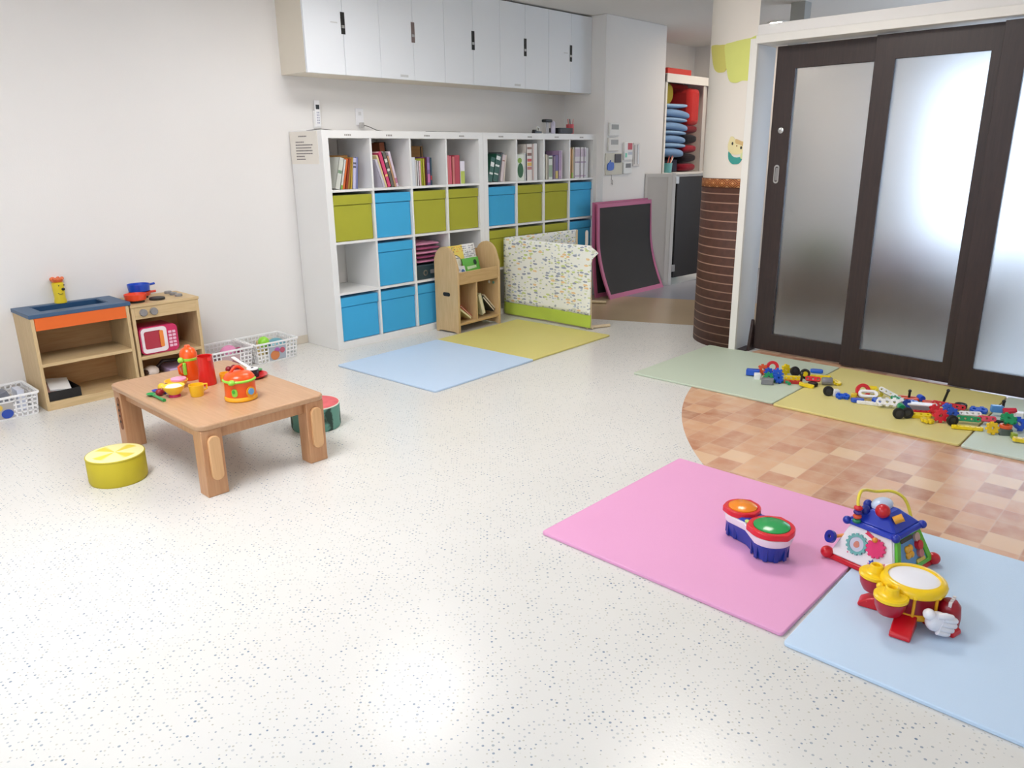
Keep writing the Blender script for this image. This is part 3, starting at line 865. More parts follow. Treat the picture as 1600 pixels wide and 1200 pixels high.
row(0, 2, .006, [('wide white ring binder at the left of the third cell', .032, .205, (222, 226, 232), None, 0),
                 ('ivory book beside the white binder', .012, .185, (230, 224, 214), None, 0),
                 ('second thin white book in the third cell', .010, .180, (238, 236, 236), None, 0),
                 ('pale pink thin book left of the lime one', .016, .180, (226, 190, 196), None, 0),
                 ('lime green thin book in the third cell', .012, .195, (186, 196, 70), None, 0),
                 ('olive yellow book right of the lime one', .012, .195, (198, 190, 60), None, 0),
                 ('bright yellow thin book in the third cell', .008, .195, (236, 206, 80), None, 0),
                 ('maroon thin book beside the yellow one', .008, .20, (128, 50, 70), None, 0),
                 ('purple patterned book with pink patches', .026, .205, (122, 92, 142), [((200, 110, 160), .1, .4), ((150, 120, 180), .55, .8)], 0),
                 ('dark teal book ending the third cell row', .012, .20, (42, 76, 92), [((190, 50, 50), .2, .35)], 0)], ws=1.25)
t = thing('wooden_box', 'brown wooden box upright behind the yellow and purple books', 'box', (cellx(0, 2) + .105, .19, cellz(0) + .0006))
MB().box(0, .165, 0, .08, 0, .285).build('body', wood('box_brown', (136, 98, 50), (160, 118, 66), 'X'), t, .002)
MB().box(.14, .15, -.003, .0, .15, .28).build('dark_strap', M['dark'], t)
row(0, 3, .006, [('salmon pink book at the left of the fourth cell', .018, .215, (222, 116, 116), None, 0),
                 ('rose book with a pink foot', .016, .21, (226, 100, 122), None, 0),
                 ('coral book between rose and crimson', .016, .205, (214, 120, 112), None, 0),
                 ('crimson book, darkest of the red ones', .036, .215, (186, 54, 70), None, 0)], ws=1.55)
o = thing('book', 'small white book with a lime lower half beside the crimson book', 'book', (cellx(0, 3) + .148, .015, cellz(0) + .0006), 0, GB)
MB().box(0, .044, 0, .15, 0, .17).build('cover', paint((232, 228, 240), .4), o, .001)
MB().box(.002, .043, -.0008, .0004, 0.001, .095).build('spine_print', paint((190, 206, 90), .5), o)
GRN = (30, 92, 72)
row(1, 0, .012, [('dark green binder leaning at the left, white band below its middle', .034, .195, GRN, [((226, 232, 228), .3, .38), ((226, 232, 228), .62, .8)], 14),
                 ('dark green binder leaning second, white print near its top', .040, .215, (24, 84, 64), [((226, 232, 228), .55, .62), ((226, 232, 228), .8, .94), ((226, 232, 228), .25, .3)], 14),
                 ('slate grey leaning file beside the green binders', .014, .235, (92, 96, 98), None, 12),
                 ('pinkish white leaning book right of the slate file', .022, .215, (224, 208, 208), [((180, 130, 120), .75, .8)], 10),
                 ('cream thin leaning book beside the pinkish one', .012, .215, (226, 212, 196), None, 9)], ws=1.5)
o = thing('book', 'thick picture book with a big dark green oval on its spine', 'book', (cellx(1, 1) + .006, .012, cellz(0) + .0006), 0, GB)
MB().box(0, .092, 0, .15, 0, .215).build('cover', paint((224, 230, 216), .4), o, .002)
MB().prism([(.042 + .036 * math.cos(2 * PI * k / 24), .085 + .060 * math.sin(2 * PI * k / 24)) for k in range(24)], 0, .0012, T(0, 0, 0, 90)).build('oval_print', paint((38, 96, 50), .5), o)
MB().prism([(.034 + .026 * math.cos(2 * PI * k / 18), .165 + .022 * math.sin(2 * PI * k / 18)) for k in range(18)], 0, .0012, T(0, 0, 0, 90)).build('leaf_print', paint((140, 176, 70), .5), o)
row(1, 1, .101, [('thin white book right of the green oval book', .012, .21, (236, 236, 232), None, 0),
                 ('thin charcoal book in the second right cell', .010, .205, (50, 50, 58), None, 0),
                 ('tall pale book with red and yellow spots', .055, .275, (226, 218, 210), [((150, 110, 90), .86, .92), ((126, 80, 60), .68, .76), ((196, 70, 60), .52, .6), ((226, 180, 70), .4, .5), ((196, 120, 110), .3, .38)], 0),
                 ('tall blush pink thin book', .014, .275, (228, 200, 190), None, 0),
                 ('tall plain white file, last in the spotted book cell', .034, .28, (230, 228, 224), None, 0)], ws=1.3, hs=1.08)
row(1, 2, .006, [('dark olive book at the left of the third right cell', .014, .17, (66, 70, 44), None, 0),
                 ('cream thin book beside the dark olive one', .014, .205, (224, 214, 190), None, 0),
                 ('taupe book with a leaf print', .018, .20, (182, 172, 150), None, 0),
                 ('off-white thick book with green dots', .044, .195, (218, 220, 212), [((96, 120, 90), .86, .94), ((150, 170, 140), .1, .6)], 0),
                 ('mauve grey book beside the dotted one', .022, .19, (132, 108, 132), None, 0),
                 ('purple book with a gold foot', .036, .2, (112, 90, 146), [((204, 180, 90), .02, .34)], 0),
                 ('lavender tall book beside the purple one', .028, .235, (170, 140, 176), [((196, 160, 190), .1, .3)], 0),
                 ('pale lilac tall book, last of the purple ones', .016, .235, (206, 192, 202), None, 0)], ws=1.3, hs=1.03)
o = MB().box(cellx(1, 2) + .10, cellx(1, 2) + .24, .19, .26, cellz(0) + .0006, cellz(0) + .24).build('file_box', paint((62, 70, 84), .6), bevel=.003)
tag(o, 'dark slate file box behind the purple books', 'box')
its = [('orange spined magazine at the left of the last cell', .016, .245, (226, 160, 84), None, 0), ('amber magazine beside the orange one', .016, .235, (206, 160, 96), [((150, 190, 60), 0, .2)], 0),
       ('cream magazine right of the amber one', .016, .25, (226, 214, 186), None, 0)]
for k, nm in enumerate(('first', 'second', 'third', 'fourth', 'fifth', 'sixth')):
    its.append(('white magazine with a lilac stripe, %s of six from the cream one' % nm, .018, .25, (230, 226, 228), [((190, 160, 190), .05, .09), ((176, 150, 180), .5, .54), ((206, 190, 206), .7, .95)], 0))
its += [('light grey file after the striped magazines', .030, .245, (222, 220, 218), None, 0)]
row(1, 3, .010, its, ws=1.42, hs=1.08)

# ------------------------------------------------------------------ things on top of the shelves / on the wall
t = thing('remote_control', 'white remote control with a dark screen hanging in a wall holder', 'remote control', (.224, .394, 1.515))
MB().box(-.024, .024, -.026, 0, 0, .115).build('holder', paint((238, 238, 236), .4), t, .005)
r_ = MB().box(-.021, .021, -.034, -.0265, .01, .185).build('body', paint((240, 240, 242), .35), t, .003)
MB().box(-.014, .014, -.0352, -.0338, .125, .155).build('screen', plastic((52, 58, 64)), r_)
m_ = MB()
for k in range(5):
    for j in (-1, 1): m_.box(j * .006 - .004, j * .006 + .004, -.0352, -.0338, .03 + k * .017, .04 + k * .017)
m_.build('buttons', plastic((176, 178, 196)), r_)
t = thing('wall_outlet', 'white wall outlet above the left cube shelf', 'outlet', (.60, .3945, 1.60))
MB().box(-.035, .035, -.007, 0, -.06, .06).build('cover_plate', paint((236, 236, 238), .4), t, .003)
MB().box(-.012, .012, -.009, -.006, .01, .035).build('socket', paint((214, 214, 214), .5), t)
t = thing('power_cord', 'grey plug with a thin cord trailing over the left shelf top', 'cord', (.60, .386, 1.56))
MB().box(-.014, .014, -.03, -.0006, -.035, .0).build('plug', paint((188, 186, 184), .5), t, .004)
pts = [(0.01, -.03, -.02), (.03, -.06, -.03), (.05, -.12, -.055), (.09, -.18, -.068), (.16, -.2, -.067), (.22, -.19, -.0655), (.30, -.22, -.067), (.42, -.2, -.067)]
MB().tube(pts, .0028, 8).build('wire', paint((96, 94, 92), .5), t)
o = MB().tube([(.08, .3, 1.494), (.16, .25, 1.506), (.22, .18, 1.494)], .0028, 8).build('loose_cord', paint((120, 118, 114), .5))
tag(o, 'short grey cord end lying on the shelf top by the remote', 'cord')
o = MB().tube([(1.00, .12, 1.4935), (1.06, .10, 1.4935), (1.14, .14, 1.4935), (1.26, .1, 1.4935), (1.36, .12, 1.4935)], .003, 8).build('loose_cord', paint((70, 68, 66), .5))
tag(o, 'dark cord lying on the shelf top right of the outlet', 'cord')
t = thing('tape_dispenser', 'small dark tape dispenser on the shelf top, left of the glue stand', 'tape dispenser', (2.17, .03, 1.4905))
MB().box(-.045, .045, -.02, .02, 0, .018).box(-.045, -.02, -.015, .015, .016, .03).build('base', plastic((40, 40, 42)), t, .004)
MB().ring(circ(.022, 20), circ(.012, 20), -.008, .008, T(.012, 0, .034, 90)).build('tape_roll', plastic((200, 200, 190)), t)
t = thing('cap_stand', 'small black-capped stand with a clear stem on the corner shelf', 'stand', (2.33, .05, 1.4905))
MB().cyl((0, 0, 0), .034, .008).build('base', plastic((170, 170, 176)), t)
MB().cyl((0, 0, .008), .012, .085).build('stem', plastic((190, 190, 196)), t)
MB().box(-.05, .045, -.025, .025, .093, .118).build('cap', M['black'], t, .008)
o = MB().lathe([(0, 0), (.02, 0), (.021, .09), (.012, .105), (0, .105)], (2.42, .06, 1.4905)).build('bottle', plastic((206, 202, 222)))
tag(o, 'pale lilac bottle behind the black tray on the shelf top', 'bottle')
o = MB().ring(rrect(.20, .12, .01, 3), rrect(.19, .11, .008, 3), .006, .05, T(2.56, .085, 1.4905)).box(2.47, 2.65, .035, .135, 1.4905, 1.4975).build('desk_tray', M['black'])
tag(o, 'low black tray on the corner shelf top', 'tray')
t = thing('pen_cup', 'red pen cup with pens by the corner wall on the shelf', 'pen cup', (2.705, .10, 1.4905))
MB().lathe([(0, 0), (.034, 0), (.036, .085), (.031, .085), (.030, .006), (0, .006)], seg=20).build('cup', plastic((204, 74, 80)), t)
for k, (x, y, c) in enumerate(((-.01, .0, (220, 90, 80)), (.012, .008, (240, 240, 236)), (.0, -.014, (70, 60, 60)), (.016, -.01, (232, 160, 150)))):
    MB().cyl((x, y, .012), .004, .12, 8, T(0, 0, 0, x * 700, y * 700)).build('pen', plastic(c), t)
# notice
t = thing('paper_notice', 'cream paper notice taped on the side of the left cube shelf', 'notice', (0, 0, 0))
m_ = MB()
m_.box(-.0022, .0008, .050, .425 - .04, 1.275, 1.486)
m_.build('sheet', plain('notice_paper', (234, 229, 219), .8), t)
m_ = MB()
random.seed(3)
for k in range(9):
    z = 1.455 - k * .0185
    if k in (1,): continue
    y = .12; ye = .31 if k not in (2, 7, 8) else .22
    if k == 0: y, ye = .16, .26
    while y < ye:
        w = random.uniform(.008, .02)
        m_.box(-.003, -.0020, .435 - y - w, .435 - y, z - .0045, z + .0035); y += w + .004
m_.build('printed_lines', paint((130, 124, 122), .8), t)

# thermostats and gadgets on the projecting wall
yW = -.0801
def panel_(name, label, cat, x0, x1, z0, z1, col, scr, th=.02):
    t = thing(name, label, cat, ((x0 + x1) / 2, yW, z0))
    w = (x1 - x0) / 2; h = z1 - z0
    MB().box(-w, w, -th, 0, 0, h).build('case', paint(col, .45), t, .004)
    for (a, b, c, d, cc) in scr:
        MB().box(-w + a * 2 * w, -w + b * 2 * w, -th - .0015, -th + .001, c * h, d * h).build('display', plastic(cc), t)
    return t
panel_('thermostat', 'upper white thermostat with a grey display on the projecting wall', 'thermostat', 3.045, 3.195, 1.475, 1.592, (226, 226, 222), [(.15, .9, .48, .86, (150, 152, 148))])
panel_('thermostat', 'lower white thermostat with a grey display under another one', 'thermostat', 3.035, 3.190, 1.340, 1.458, (224, 222, 216), [(.2, .92, .48, .86, (158, 158, 154))])
t = thing('key_board', 'small board with a blue tag and a dark card below the thermostats', 'notice board', (3.135, yW, 1.125))
MB().box(-.13, .13, -.012, 0, 0, .195).build('board', paint((206, 204, 190), .7), t, .003)
MB().prism(smooth_poly([(-.105, .045), (-.02, .048), (-.018, .11), (-.06, .115), (-.064, .135), (-.076, .115), (-.105, .1)], 3), .012, .02, T(0, 0, 0, 90)).build('blue_tag', plastic((40, 92, 190)), t)
MB().box(.005, .10, -.022, -.012, .11, .187).build('dark_card', paint((84, 82, 88), .6), t, .002)
MB().tube([(-.03, -.006, 0), (-.03, -.006, -.04), (-.005, -.006, -.06), (-.012, -.006, -.09), (-.03, -.006, -.075), (-.02, -.006, -.05)], .0022, 6).build('string', paint((150, 146, 140), .7), t)
panel_('control_panel', 'white control panel with a red display and green lamp', 'control panel', 3.285, 3.425, 1.255, 1.420, (230, 230, 228), [(.38, .9, .58, .95, (196, 84, 96)), (.1, .3, .15, .4, (120, 210, 180)), (.45, .9, .3, .45, (186, 192, 204))])
panel_('control_panel', 'small white control panel with a dark grey display, lowest on the wall', 'control panel', 3.285, 3.415, 1.130, 1.235, (226, 228, 226), [(.2, .85, .52, .9, (120, 122, 124))])
t = thing('wall_thermometer', 'tall narrow white thermometer on the projecting wall', 'thermometer', (3.505, yW, 1.195))
MB().box(-.055, .055, -.012, 0, 0, .22).build('backplate', paint((218, 214, 210), .5), t, .004)
MB().cyl((0.015, -.018, .02), .008, .185, 12).build('tube', plastic((244, 246, 250)), t)
MB().box(-.045, -.035, -.014, -.011, .02, .2).build('scale_strip', paint((150, 146, 140), .6), t)

# ================================================================== LOW PARTITION, GATE, CLOSET
t = thing('low_partition', 'grey white half-height partition beside the dark gate', 'partition', (3.68, -.085, 0), -48.4)
MB().box(0, .27, 0, .028, 0, 1.12).build('body', paint((204, 200, 194), .5), t, .003)
MB().ring([(0.0, 0.0), (.27, 0.0), (.27, 1.12), (0.0, 1.12)], [(.022, .05), (.225, .05), (.225, 1.085), (.022, 1.085)], 0, .006, T(0, 0, 0, 90)).build('face_frame', paint((214, 211, 205), .5), t, .002)
MB().box(.27, .302, -.008, .036, 0, 1.125).build('end_post', paint((226, 224, 220), .5), t, .002)
t = thing('half_gate', 'dark brown half-height swing gate between partition and column', 'gate', (3.885, -.315, 0), -4)
MB().box(0.022, .62, 0, .03, .075, 1.085).build('leaf', M['gate'], t, .003)
for z in (.14, 1.02):
    MB().box(-.012, .04, -.008, .0, z, z + .07).build('hinge', M['chrome'], t, .002)
t = thing('storage_closet', 'white open-front closet with cushions behind the gate', 'closet', (4.28, .10, 0))
wv = M['trim']
MB().box(0, .03, 0, .45, 0, 2.10).build('side_panel', wv, t, .002)
MB().box(1.05, 1.08, 0, .45, 0, 2.10).build('side_panel', wv, t, .002)
MB().box(0, 1.08, -.012, .02, 2.02, 2.105).build('top_rail', wv, t, .002)
MB().box(.03, 1.05, 0.02, .45, 2.08, 2.10).build('top_board', wv, t)
MB().box(.03, 1.05, 0, .45, 1.085, 1.11).build('shelf_board', wv, t, .002)
MB().box(.03, 1.05, .44, .45, .05, 2.08).build('back_panel', plain('closet_back', (110, 60, 56), .8), t)
MB().box(.03, 1.05, .03, .44, .05, 1.085).build('lower_cabinet', paint((226, 226, 224), .5), t)
for k, x in enumerate((.74, .79, .84)):
    MB().box(x + .03, x + .07, .0 + k * .02, .015 + k * .02, 1.112, 2.02).build('folded_door', paint((206, 202, 196), .5), t, .002)
tag(MB().box(4.33, 4.80, .12, .42, 2.1005, 2.165).build('lid_box', paint((206, 58, 46), .6), bevel=.006), 'flat red box lying on top of the closet', 'box')
zz = 1.275
for k, (h, x1, sg) in enumerate(((.10, 4.76, .045), (.05, 4.80, .02), (.085, 4.79, .04), (.045, 4.80, .02), (.09, 4.83, .04), (.045, 4.81, .02), (.09, 4.86, .035), (.05, 4.80, -.01))):
    m_ = MB().pillow(((4.315 + x1) / 2, .26, 0), (x1 - 4.315) / 2, .155, h / 2, .45, None, .62)
    for v in m_.bm.verts:
        u = max(0, (v.co.x - 4.45) / .4)
        v.co.z -= sg * u * u
    o = m_.build('cushion', fabric('blue_cushion_%d' % (k % 2), (122, 156, 196) if k % 2 == 0 else (146, 180, 214)))
    o.location.z = zz + h / 2
    zz += h * .985
    tag(o, ['thick blue cushion lowest of the stack in the closet', 'thin pale blue cushion second from the bottom of the closet stack', 'thick blue cushion third from the bottom of the closet stack', 'thin pale blue cushion fourth from the bottom of the stack',
            'thick blue cushion fifth from the bottom of the stack', 'thin pale blue cushion third from the top of the stack', 'thick blue cushion just under the topmost cushion', 'thin pale blue cushion topmost of the closet stack'][k], 'cushion', 'blue cushions stacked in the closet')
o = MB().box(4.40, 4.70, .18, .44, 1.1105, 1.245).build('storage_bin', plain('navy_bin', (40, 40, 60), .7), bevel=.01)
tag(o, 'dark navy bin under the blue cushions', 'bin')
o = MB().box(4.33, 5.28, .425, .53, 1.30, 2.06).build('folded_mattress', fabric('red_mattress', (196, 52, 48)), bevel=.03)
tag(o, 'folded bright red play mattress behind the cushion stack', 'mattress')
o = MB().box(4.80, 5.03, .12, .40, 1.605, 1.99).build('red_bundle', fabric('red_bundle', (190, 48, 46)), bevel=.05)
tag(o, 'bright red bundle on top of the dark cushion stack', 'bedding')
o = MB().cyl((0, 0, 0), .10, .05, 32, T(4.40, .20, 1.915, 90)).build('round_cushion', fabric('olive_round', (142, 128, 36)))
tag(o, 'round olive cushion standing above the blue stack', 'cushion')
zz = 1.1105
for k, (h, c) in enumerate(((.10, (140, 26, 44)), (.10, (34, 26, 34)), (.10, (150, 30, 46)), (.11, (26, 24, 32)), (.10, (120, 26, 36)))):
    o = MB().pillow((4.885, .28, zz + h / 2), .15, .16, h / 2, .45, None, .62).build('cushion', fabric('dark_cushion_%d' % k, c)); zz += h * .985
    tag(o, ['wine red cushion lowest of the dark stack in the closet', 'black cushion second from the bottom of the dark stack', 'crimson cushion in the middle of the dark stack', 'black cushion second from the top of the dark stack', 'maroon cushion topmost of the dark stack'][k], 'cushion', 'dark cushions stacked in the closet')
t = thing('pen_pot', 'turquoise pot with pens at the left edge of the closet shelf', 'pot', (4.43, .14, 1.1105))
MB().lathe([(0, 0), (.048, 0), (.056, .10), (.050, .10), (.044, .006), (0, .006)], seg=20).build('pot', plastic((120, 196, 196)), t)
for k, (a, c) in enumerate(((28, (232, 140, 110)), (38, (240, 240, 240)), (20, (230, 110, 90)))):
    MB().cyl((-.01, 0, .02), .007, .17, 8, T(0, .01 * (k - 1), 0, 0, a)).build('pen', plastic(c), t)
o = MB().box(4.20, 4.50, -.02, .08, 0, .10).build('floor_bin', plastic((120, 190, 200)), bevel=.01)
tag(o, 'turquoise low bin on the floor behind the gate', 'bin')

# leaning boards with pink frames
def flex_board(name, label, off, y0, zt):
    t = thing(name, label, 'board', off, 0, 'pink framed boards')
    # profile (distance forward from wall, z)
    prof = []
    for i in range(25):
        s = i / 24
        z = zt * (1 - s)
        f = y0 * (.0 + .14 * s + .86 * max(0, (s - .38) / .62) ** 1.8)
        prof.append((f, z))
    w = .915
    def sheet(name, x0, x1, i0, i1, th, mat, fwd):
        bm = bmesh.new()
        rows = []
        for i in range(i0, i1 + 1):
            f, z = prof[i]
            rows.append([bm.verts.new((x, -(f + g), z)) for x, g in ((x0, fwd), (x1, fwd), (x1, fwd - th), (x0, fwd - th))])
        for a, b in zip(rows, rows[1:]):
            for k in range(4):
                bm.faces.new((a[k], a[(k + 1) % 4], b[(k + 1) % 4], b[k]))
        bm.faces.new(rows[0]); bm.faces.new(list(reversed(rows[-1])))
        bmesh.ops.recalc_face_normals(bm, faces=bm.faces[:])
        for f_ in bm.faces: f_.smooth = True
        for e in bm.edges:
            if len(e.link_faces) == 2 and e.calc_face_angle(0) > R(40): e.smooth = False
        me = bpy.data.meshes.new(name); bm.to_mesh(me); bm.free(); me.materials.append(mat)
        o = bpy.data.objects.new(name, me); COL.objects.link(o); o.parent = t
    sheet('panel', .02, w - .02, 0, 24, .008, M['board'], .006)
    sheet('frame_side', 0, .032, 0, 24, .018, M['pink_frame'], .012)
    sheet('frame_side', w - .032, w, 0, 24, .018, M['pink_frame'], .012)
    sheet('frame_top', .032, w - .032, 0, 1, .018, M['pink_frame'], .012)
    sheet('frame_bottom', .032, w - .032, 23, 24, .018, M['pink_frame'], .012)
    return t
b1 = flex_board('chalkboard', 'front dark board with a pink frame, bowed foot, leaning by the shelf', (2.83, -.125, 0), .175, .87)
b2 = flex_board('chalkboard', 'rear pink-framed board hidden behind the front dark board', (2.805, -.098, 0), .05, .885)

# ================================================================== CLOTH SCREEN
t = thing('folding_screen', 'folding screen covered in white cloth with small colourful prints', 'screen', (1.68, -.03, 0))
def cloth_sheet(name, P0, P1, z0, z1, mat, wav=.006, tilt=0.0, n=30, m=16):
    bm = bmesh.new()
    g = []
    d = Vector((P1[0] - P0[0], P1[1] - P0[1], 0)); nrm = Vector((d.y, -d.x, 0)).normalized()
    for i in range(n + 1):
        u = i / n
        col = []
        for j in range(m + 1):
            v = j / m
            z = z0 + (z1 - z0) * v
            w = wav * (math.sin(u * 9 + v * 2.0) * .6 + math.sin(u * 21 + 3 * v) * .25) * (1 - .5 * v)
            p = Vector((P0[0], P0[1], z)) + d * u + nrm * (w + tilt * v)
            col.append(bm.verts.new(p))
        g.append(col)
    for i in range(n):
        for j in range(m):
            bm.faces.new((g[i][j], g[i + 1][j], g[i + 1][j + 1], g[i][j + 1]))
    for f in bm.faces: f.smooth = True
    me = bpy.data.meshes.new(name); bm.to_mesh(me); bm.free(); me.materials.append(mat)
    o = bpy.data.objects.new(name, me); COL.objects.link(o); o.parent = t
    s = o.modifiers.new('thick', 'SOLIDIFY'); s.thickness = .004; s.offset = 0
    return o
cloth_sheet('cloth_panel', (0, .0), (0.0, -.92), .115, .652, M['cloth'])
cloth_sheet('lime_hem', (0, .0), (0.0, -.925), .015, .118, M['lime'], .009)
cloth_sheet('cloth_panel', (.012, .0), (.93, -.04), .115, .655, M['cloth'])
cloth_sheet('lime_hem', (.012, .0), (.93, -.04), .015, .118, M['lime'])
wd = wood('dowel', (206, 186, 150), (222, 204, 172), 'X')
# corner flap of the near panel
bm = MB(); bm.prism([(-.905, .65), (-.97, .612), (-.985, .600), (-.935, .555), (-.915, .50), (-.90, .56)], -.004, .004, Matrix(((0, 0, 1, 0), (1, 0, 0, 0), (0, 1, 0, 0), (0, 0, 0, 1))))
bm.build('cloth_corner', M['cloth'], t)
MB().tube([(.026, .01, .014), (.026, -.93, .014)], .012, 12).build('bottom_rail', wd, t)
MB().tube([(.012, .0, .635), (.012, -.90, .635)], .010, 12).build('top_rail', wd, t)
MB().tube([(.012, .0, .02), (.012, .0, .64)], .010, 12).build('post', wd, t)
MB().tube([(.014, -.915, .02), (.014, -.90, .63)], .010, 12).build('post', wd, t)
MB().tube([(.93, -.04, .0), (.93, -.04, .65)], .010, 12).build('post', wd, t)
MB().tube([(.0, -.885, .014), (.185, -.975, .014)], .013, 12).build('foot_bar', wd, t)
MB().tube([(.861, -.209, .014), (.95, -.375, .014)], .013, 12).build('foot_bar', wd, t)
MB().tube([(.861, -.209, .0), (.861, -.209, .645), (.861, -.209, .66)], [.013, .014, .008], 12).build('post', paint((226, 214, 204), .5), t)

# ================================================================== BOOK RACK
t = thing('book_rack', 'small wooden book rack with rounded sides in front of the cube shelf', 'book rack', (.905, -.285, 0), 4.0)
RW, RD = .50, .243
def side_poly():
    p = [(0, 0), (.02, 0), (.045, .012), (RD - .045, .012), (RD - .02, 0), (RD, 0), (RD, .52)]
    cx, r = RD / 2 + .01, RD / 2 - .01
    for k in range(1, 16):
        a = R(0 + 165 * k / 15)
        p.append((cx + r * math.cos(a), .535 + .125 * math.sin(a)))
    p += [(.0, .50)]
    return p
def rack_side(x, hole):
    m_ = MB().prism(side_poly(), x, x + .022, Matrix(((0, 0, 1, 0), (1, 0, 0, 0), (0, 1, 0, 0), (0, 0, 0, 1))))
    s_ = m_.build('side_panel', M['rack'], t, .003)
    h_ = MB().prism(rrect(.075, .03, .0149, 6, .12, .30), x - .0008 if hole else x + .0215, x + .0005 if hole else x + .0228, Matrix(((0, 0, 1, 0), (1, 0, 0, 0), (0, 1, 0, 0), (0, 0, 0, 1))))
    h_.build('hand_hole', M['dark'], s_)
rack_side(0, True); rack_side(RW - .022, False)
MB().box(.022, RW - .022, .006, .022, .375, .47).build('front_board', M['rackx'], t, .003)
MB().box(.022, RW - .022, .022, RD - .02, .372, .388).build('upper_shelf', M['rackx'], t)
MB().box(.022, RW - .022, .006, RD - .01, .062, .08).build('lower_shelf', M['rackx'], t, .002)
MB().box(RW * .445, RW * .445 + .015, .014, RD - .02, .08, .372).build('divider', M['rack'], t, .002)
MB().box(.022, RW - .022, RD - .018, RD - .006, .062, .60).build('back_board', wood('rack_back', (180, 146, 100), (194, 160, 114), 'X'), t)
for k, c in enumerate(((236, 232, 226), (110, 168, 150))):
    MB().ell((RW - .0225, .05 + k * .0 , .335), .006, .012, .012, 12, 8, T(0, .035 - k * .03 if k else .05, 0)).build('round_sticker', plastic(c), t)
def on_rack(x, y, z):
    return t.matrix_world @ Vector((x, y, z))
def picture_book(label, x, y, z, w, h, base, lean, marks, rz=4.0):
    p = on_rack(x, y, z)
    b = thing('picture_book', label, 'picture book', p, rz, 'picture books displayed on the wooden rack', lean, 0)
    MB().box(0, w, 0, .008, 0, h).build('cover', paint(base, .4), b, .001)
    for (pts, c, lift) in marks:
        MB().prism([(q[0] * w, q[1] * h) for q in pts], 0.0001, .0008 + lift, T(0, 0, 0, 90)).build('cover_print', paint(c, .45), b)
    return b
def ep(cx, cy, rx, ry, n=18): return [(cx + rx * math.cos(2 * PI * k / n), cy + ry * math.sin(2 * PI * k / n)) for k in range(n)]
def scrib(x0, x1, y0, y1, cols, seed):
    random.seed(seed); out = []
    x = x0
    while x < x1:
        y = y0
        while y < y1:
            w, h = random.uniform(.02, .05), random.uniform(.02, .05)
            if random.random() < .75: out.append(([(x, y), (x + w, y), (x + w, y + h), (x, y + h)], random.choice(cols), 0))
            y += .075
        x += .075
    return out
picture_book('yellow picture book with a white round face on the rack', .052, .135, .44, .205, .215, (238, 212, 84), -14,
             [(ep(.52, .36, .30, .30), (90, 90, 90), 0), (ep(.52, .36, .27, .27), (246, 240, 226), .0004), ([(.30, .52), (.75, .52), (.75, .56), (.30, .56)], (150, 150, 150), .0008)] + scrib(.1, .95, .76, .92, [(214, 120, 50), (70, 70, 70), (240, 150, 40)], 2))
picture_book('white picture book covered in small black figures on the rack', .245, .145, .44, .165, .215, (240, 240, 238), -14, scrib(.05, .95, .3, .95, [(60, 60, 66), (120, 120, 120), (90, 110, 150)], 4))
picture_book('green picture book in front of the white figured one', .195, .085, .39, .185, .165, (98, 184, 66), -16,
             [([(.2, .45), (.78, .50), (.78, .62), (.2, .6)], (210, 236, 190), 0), (ep(.75, .76, .10, .13), (30, 60, 40), .0003), (ep(.53, .12, .11, .08), (226, 206, 60), .0003), ([(.3, .28), (.7, .3), (.7, .38), (.3, .36)], (150, 214, 120), 0)])
picture_book('small white and blue card book at the left of the green one', .075, .07, .39, .12, .115, (238, 240, 242), -18,
             [([(.25, .2), (.5, .2), (.5, .5), (.25, .5)], (120, 150, 190), 0), (ep(.75, .5, .18, .28), (80, 120, 180), .0002), ([(.1, .7), (.5, .72), (.5, .8), (.1, .8)], (180, 190, 200), 0)])
def slant_book(label, x, y, z, w, h, d, ang, col, page):
    p = on_rack(x, y, z)
    b = thing('picture_book', label, 'picture book', p, 4, 'books inside the lower rack bays', 0, ang)
    MB().box(0, w, 0, d, 0, .003).box(0, w, 0, d, h - .003, h).box(0, .003, 0, d, 0, h).build('cover', paint(col, .5), b)
    MB().box(.003, w - .003, .004, d - .004, .003, h - .003).build('page_block', paint(page, .8), b)
slant_book('cream book slumped in the left bay of the rack', .040, .03, .185, .165, .016, .17, 36, (222, 214, 150), (240, 236, 220))
slant_book('red edged book under the slumped cream one', .075, .05, .200, .165, .014, .16, 40, (190, 64, 56), (236, 222, 200))
slant_book('pale green thick book leaning on the rack divider', .262, .03, .265, .175, .036, .17, 73, (196, 196, 160), (224, 216, 190))
slant_book('dark covered book slumped in the right bay of the rack', .315, .03, .235, .19, .018, .17, 44, (60, 62, 58), (236, 226, 208))
slant_book('cream topped book lying on the dark one in the right bay', .335, .035, .25, .185, .012, .16, 44, (216, 200, 172), (238, 230, 216))

# ================================================================== PLAY KITCHEN
t = thing('play_sink_unit', 'wooden play kitchen sink with a blue top and orange front', 'play kitchen', (-1.84, .08, 0))
W = .505; Dp = .312
MB().box(0, .018, .0, Dp, 0, .515).build('side_panel', M['oakz'], t, .002)
MB().box(W - .018, W, .0, Dp, 0, .515).build('side_panel', M['oakz'], t, .002)
MB().box(.018, W - .018, Dp - .012, Dp, 0, .515).build('back_panel', M['oakd'], t)
MB().box(.018, W - .018, .002, Dp - .012, .245, .263).build('shelf_board', M['oak'], t, .001)
MB().box(.018, W - .018, .002, Dp - .012, .0, .046).build('plinth', M['oak'], t, .001)
MB().box(.019, W - .019, -.001, .014, .447, .515).build('front_panel', M['orange_panel'], t, .001)
cb = MB().ring([(-.006, -.004), (W + .012, -.004), (W + .012, Dp), (-.006, Dp)], [(.075, .085), (.43, .085), (.43, .265), (.075, .265)], .5152, .536).build('countertop', M['blue_counter'], t, .002)
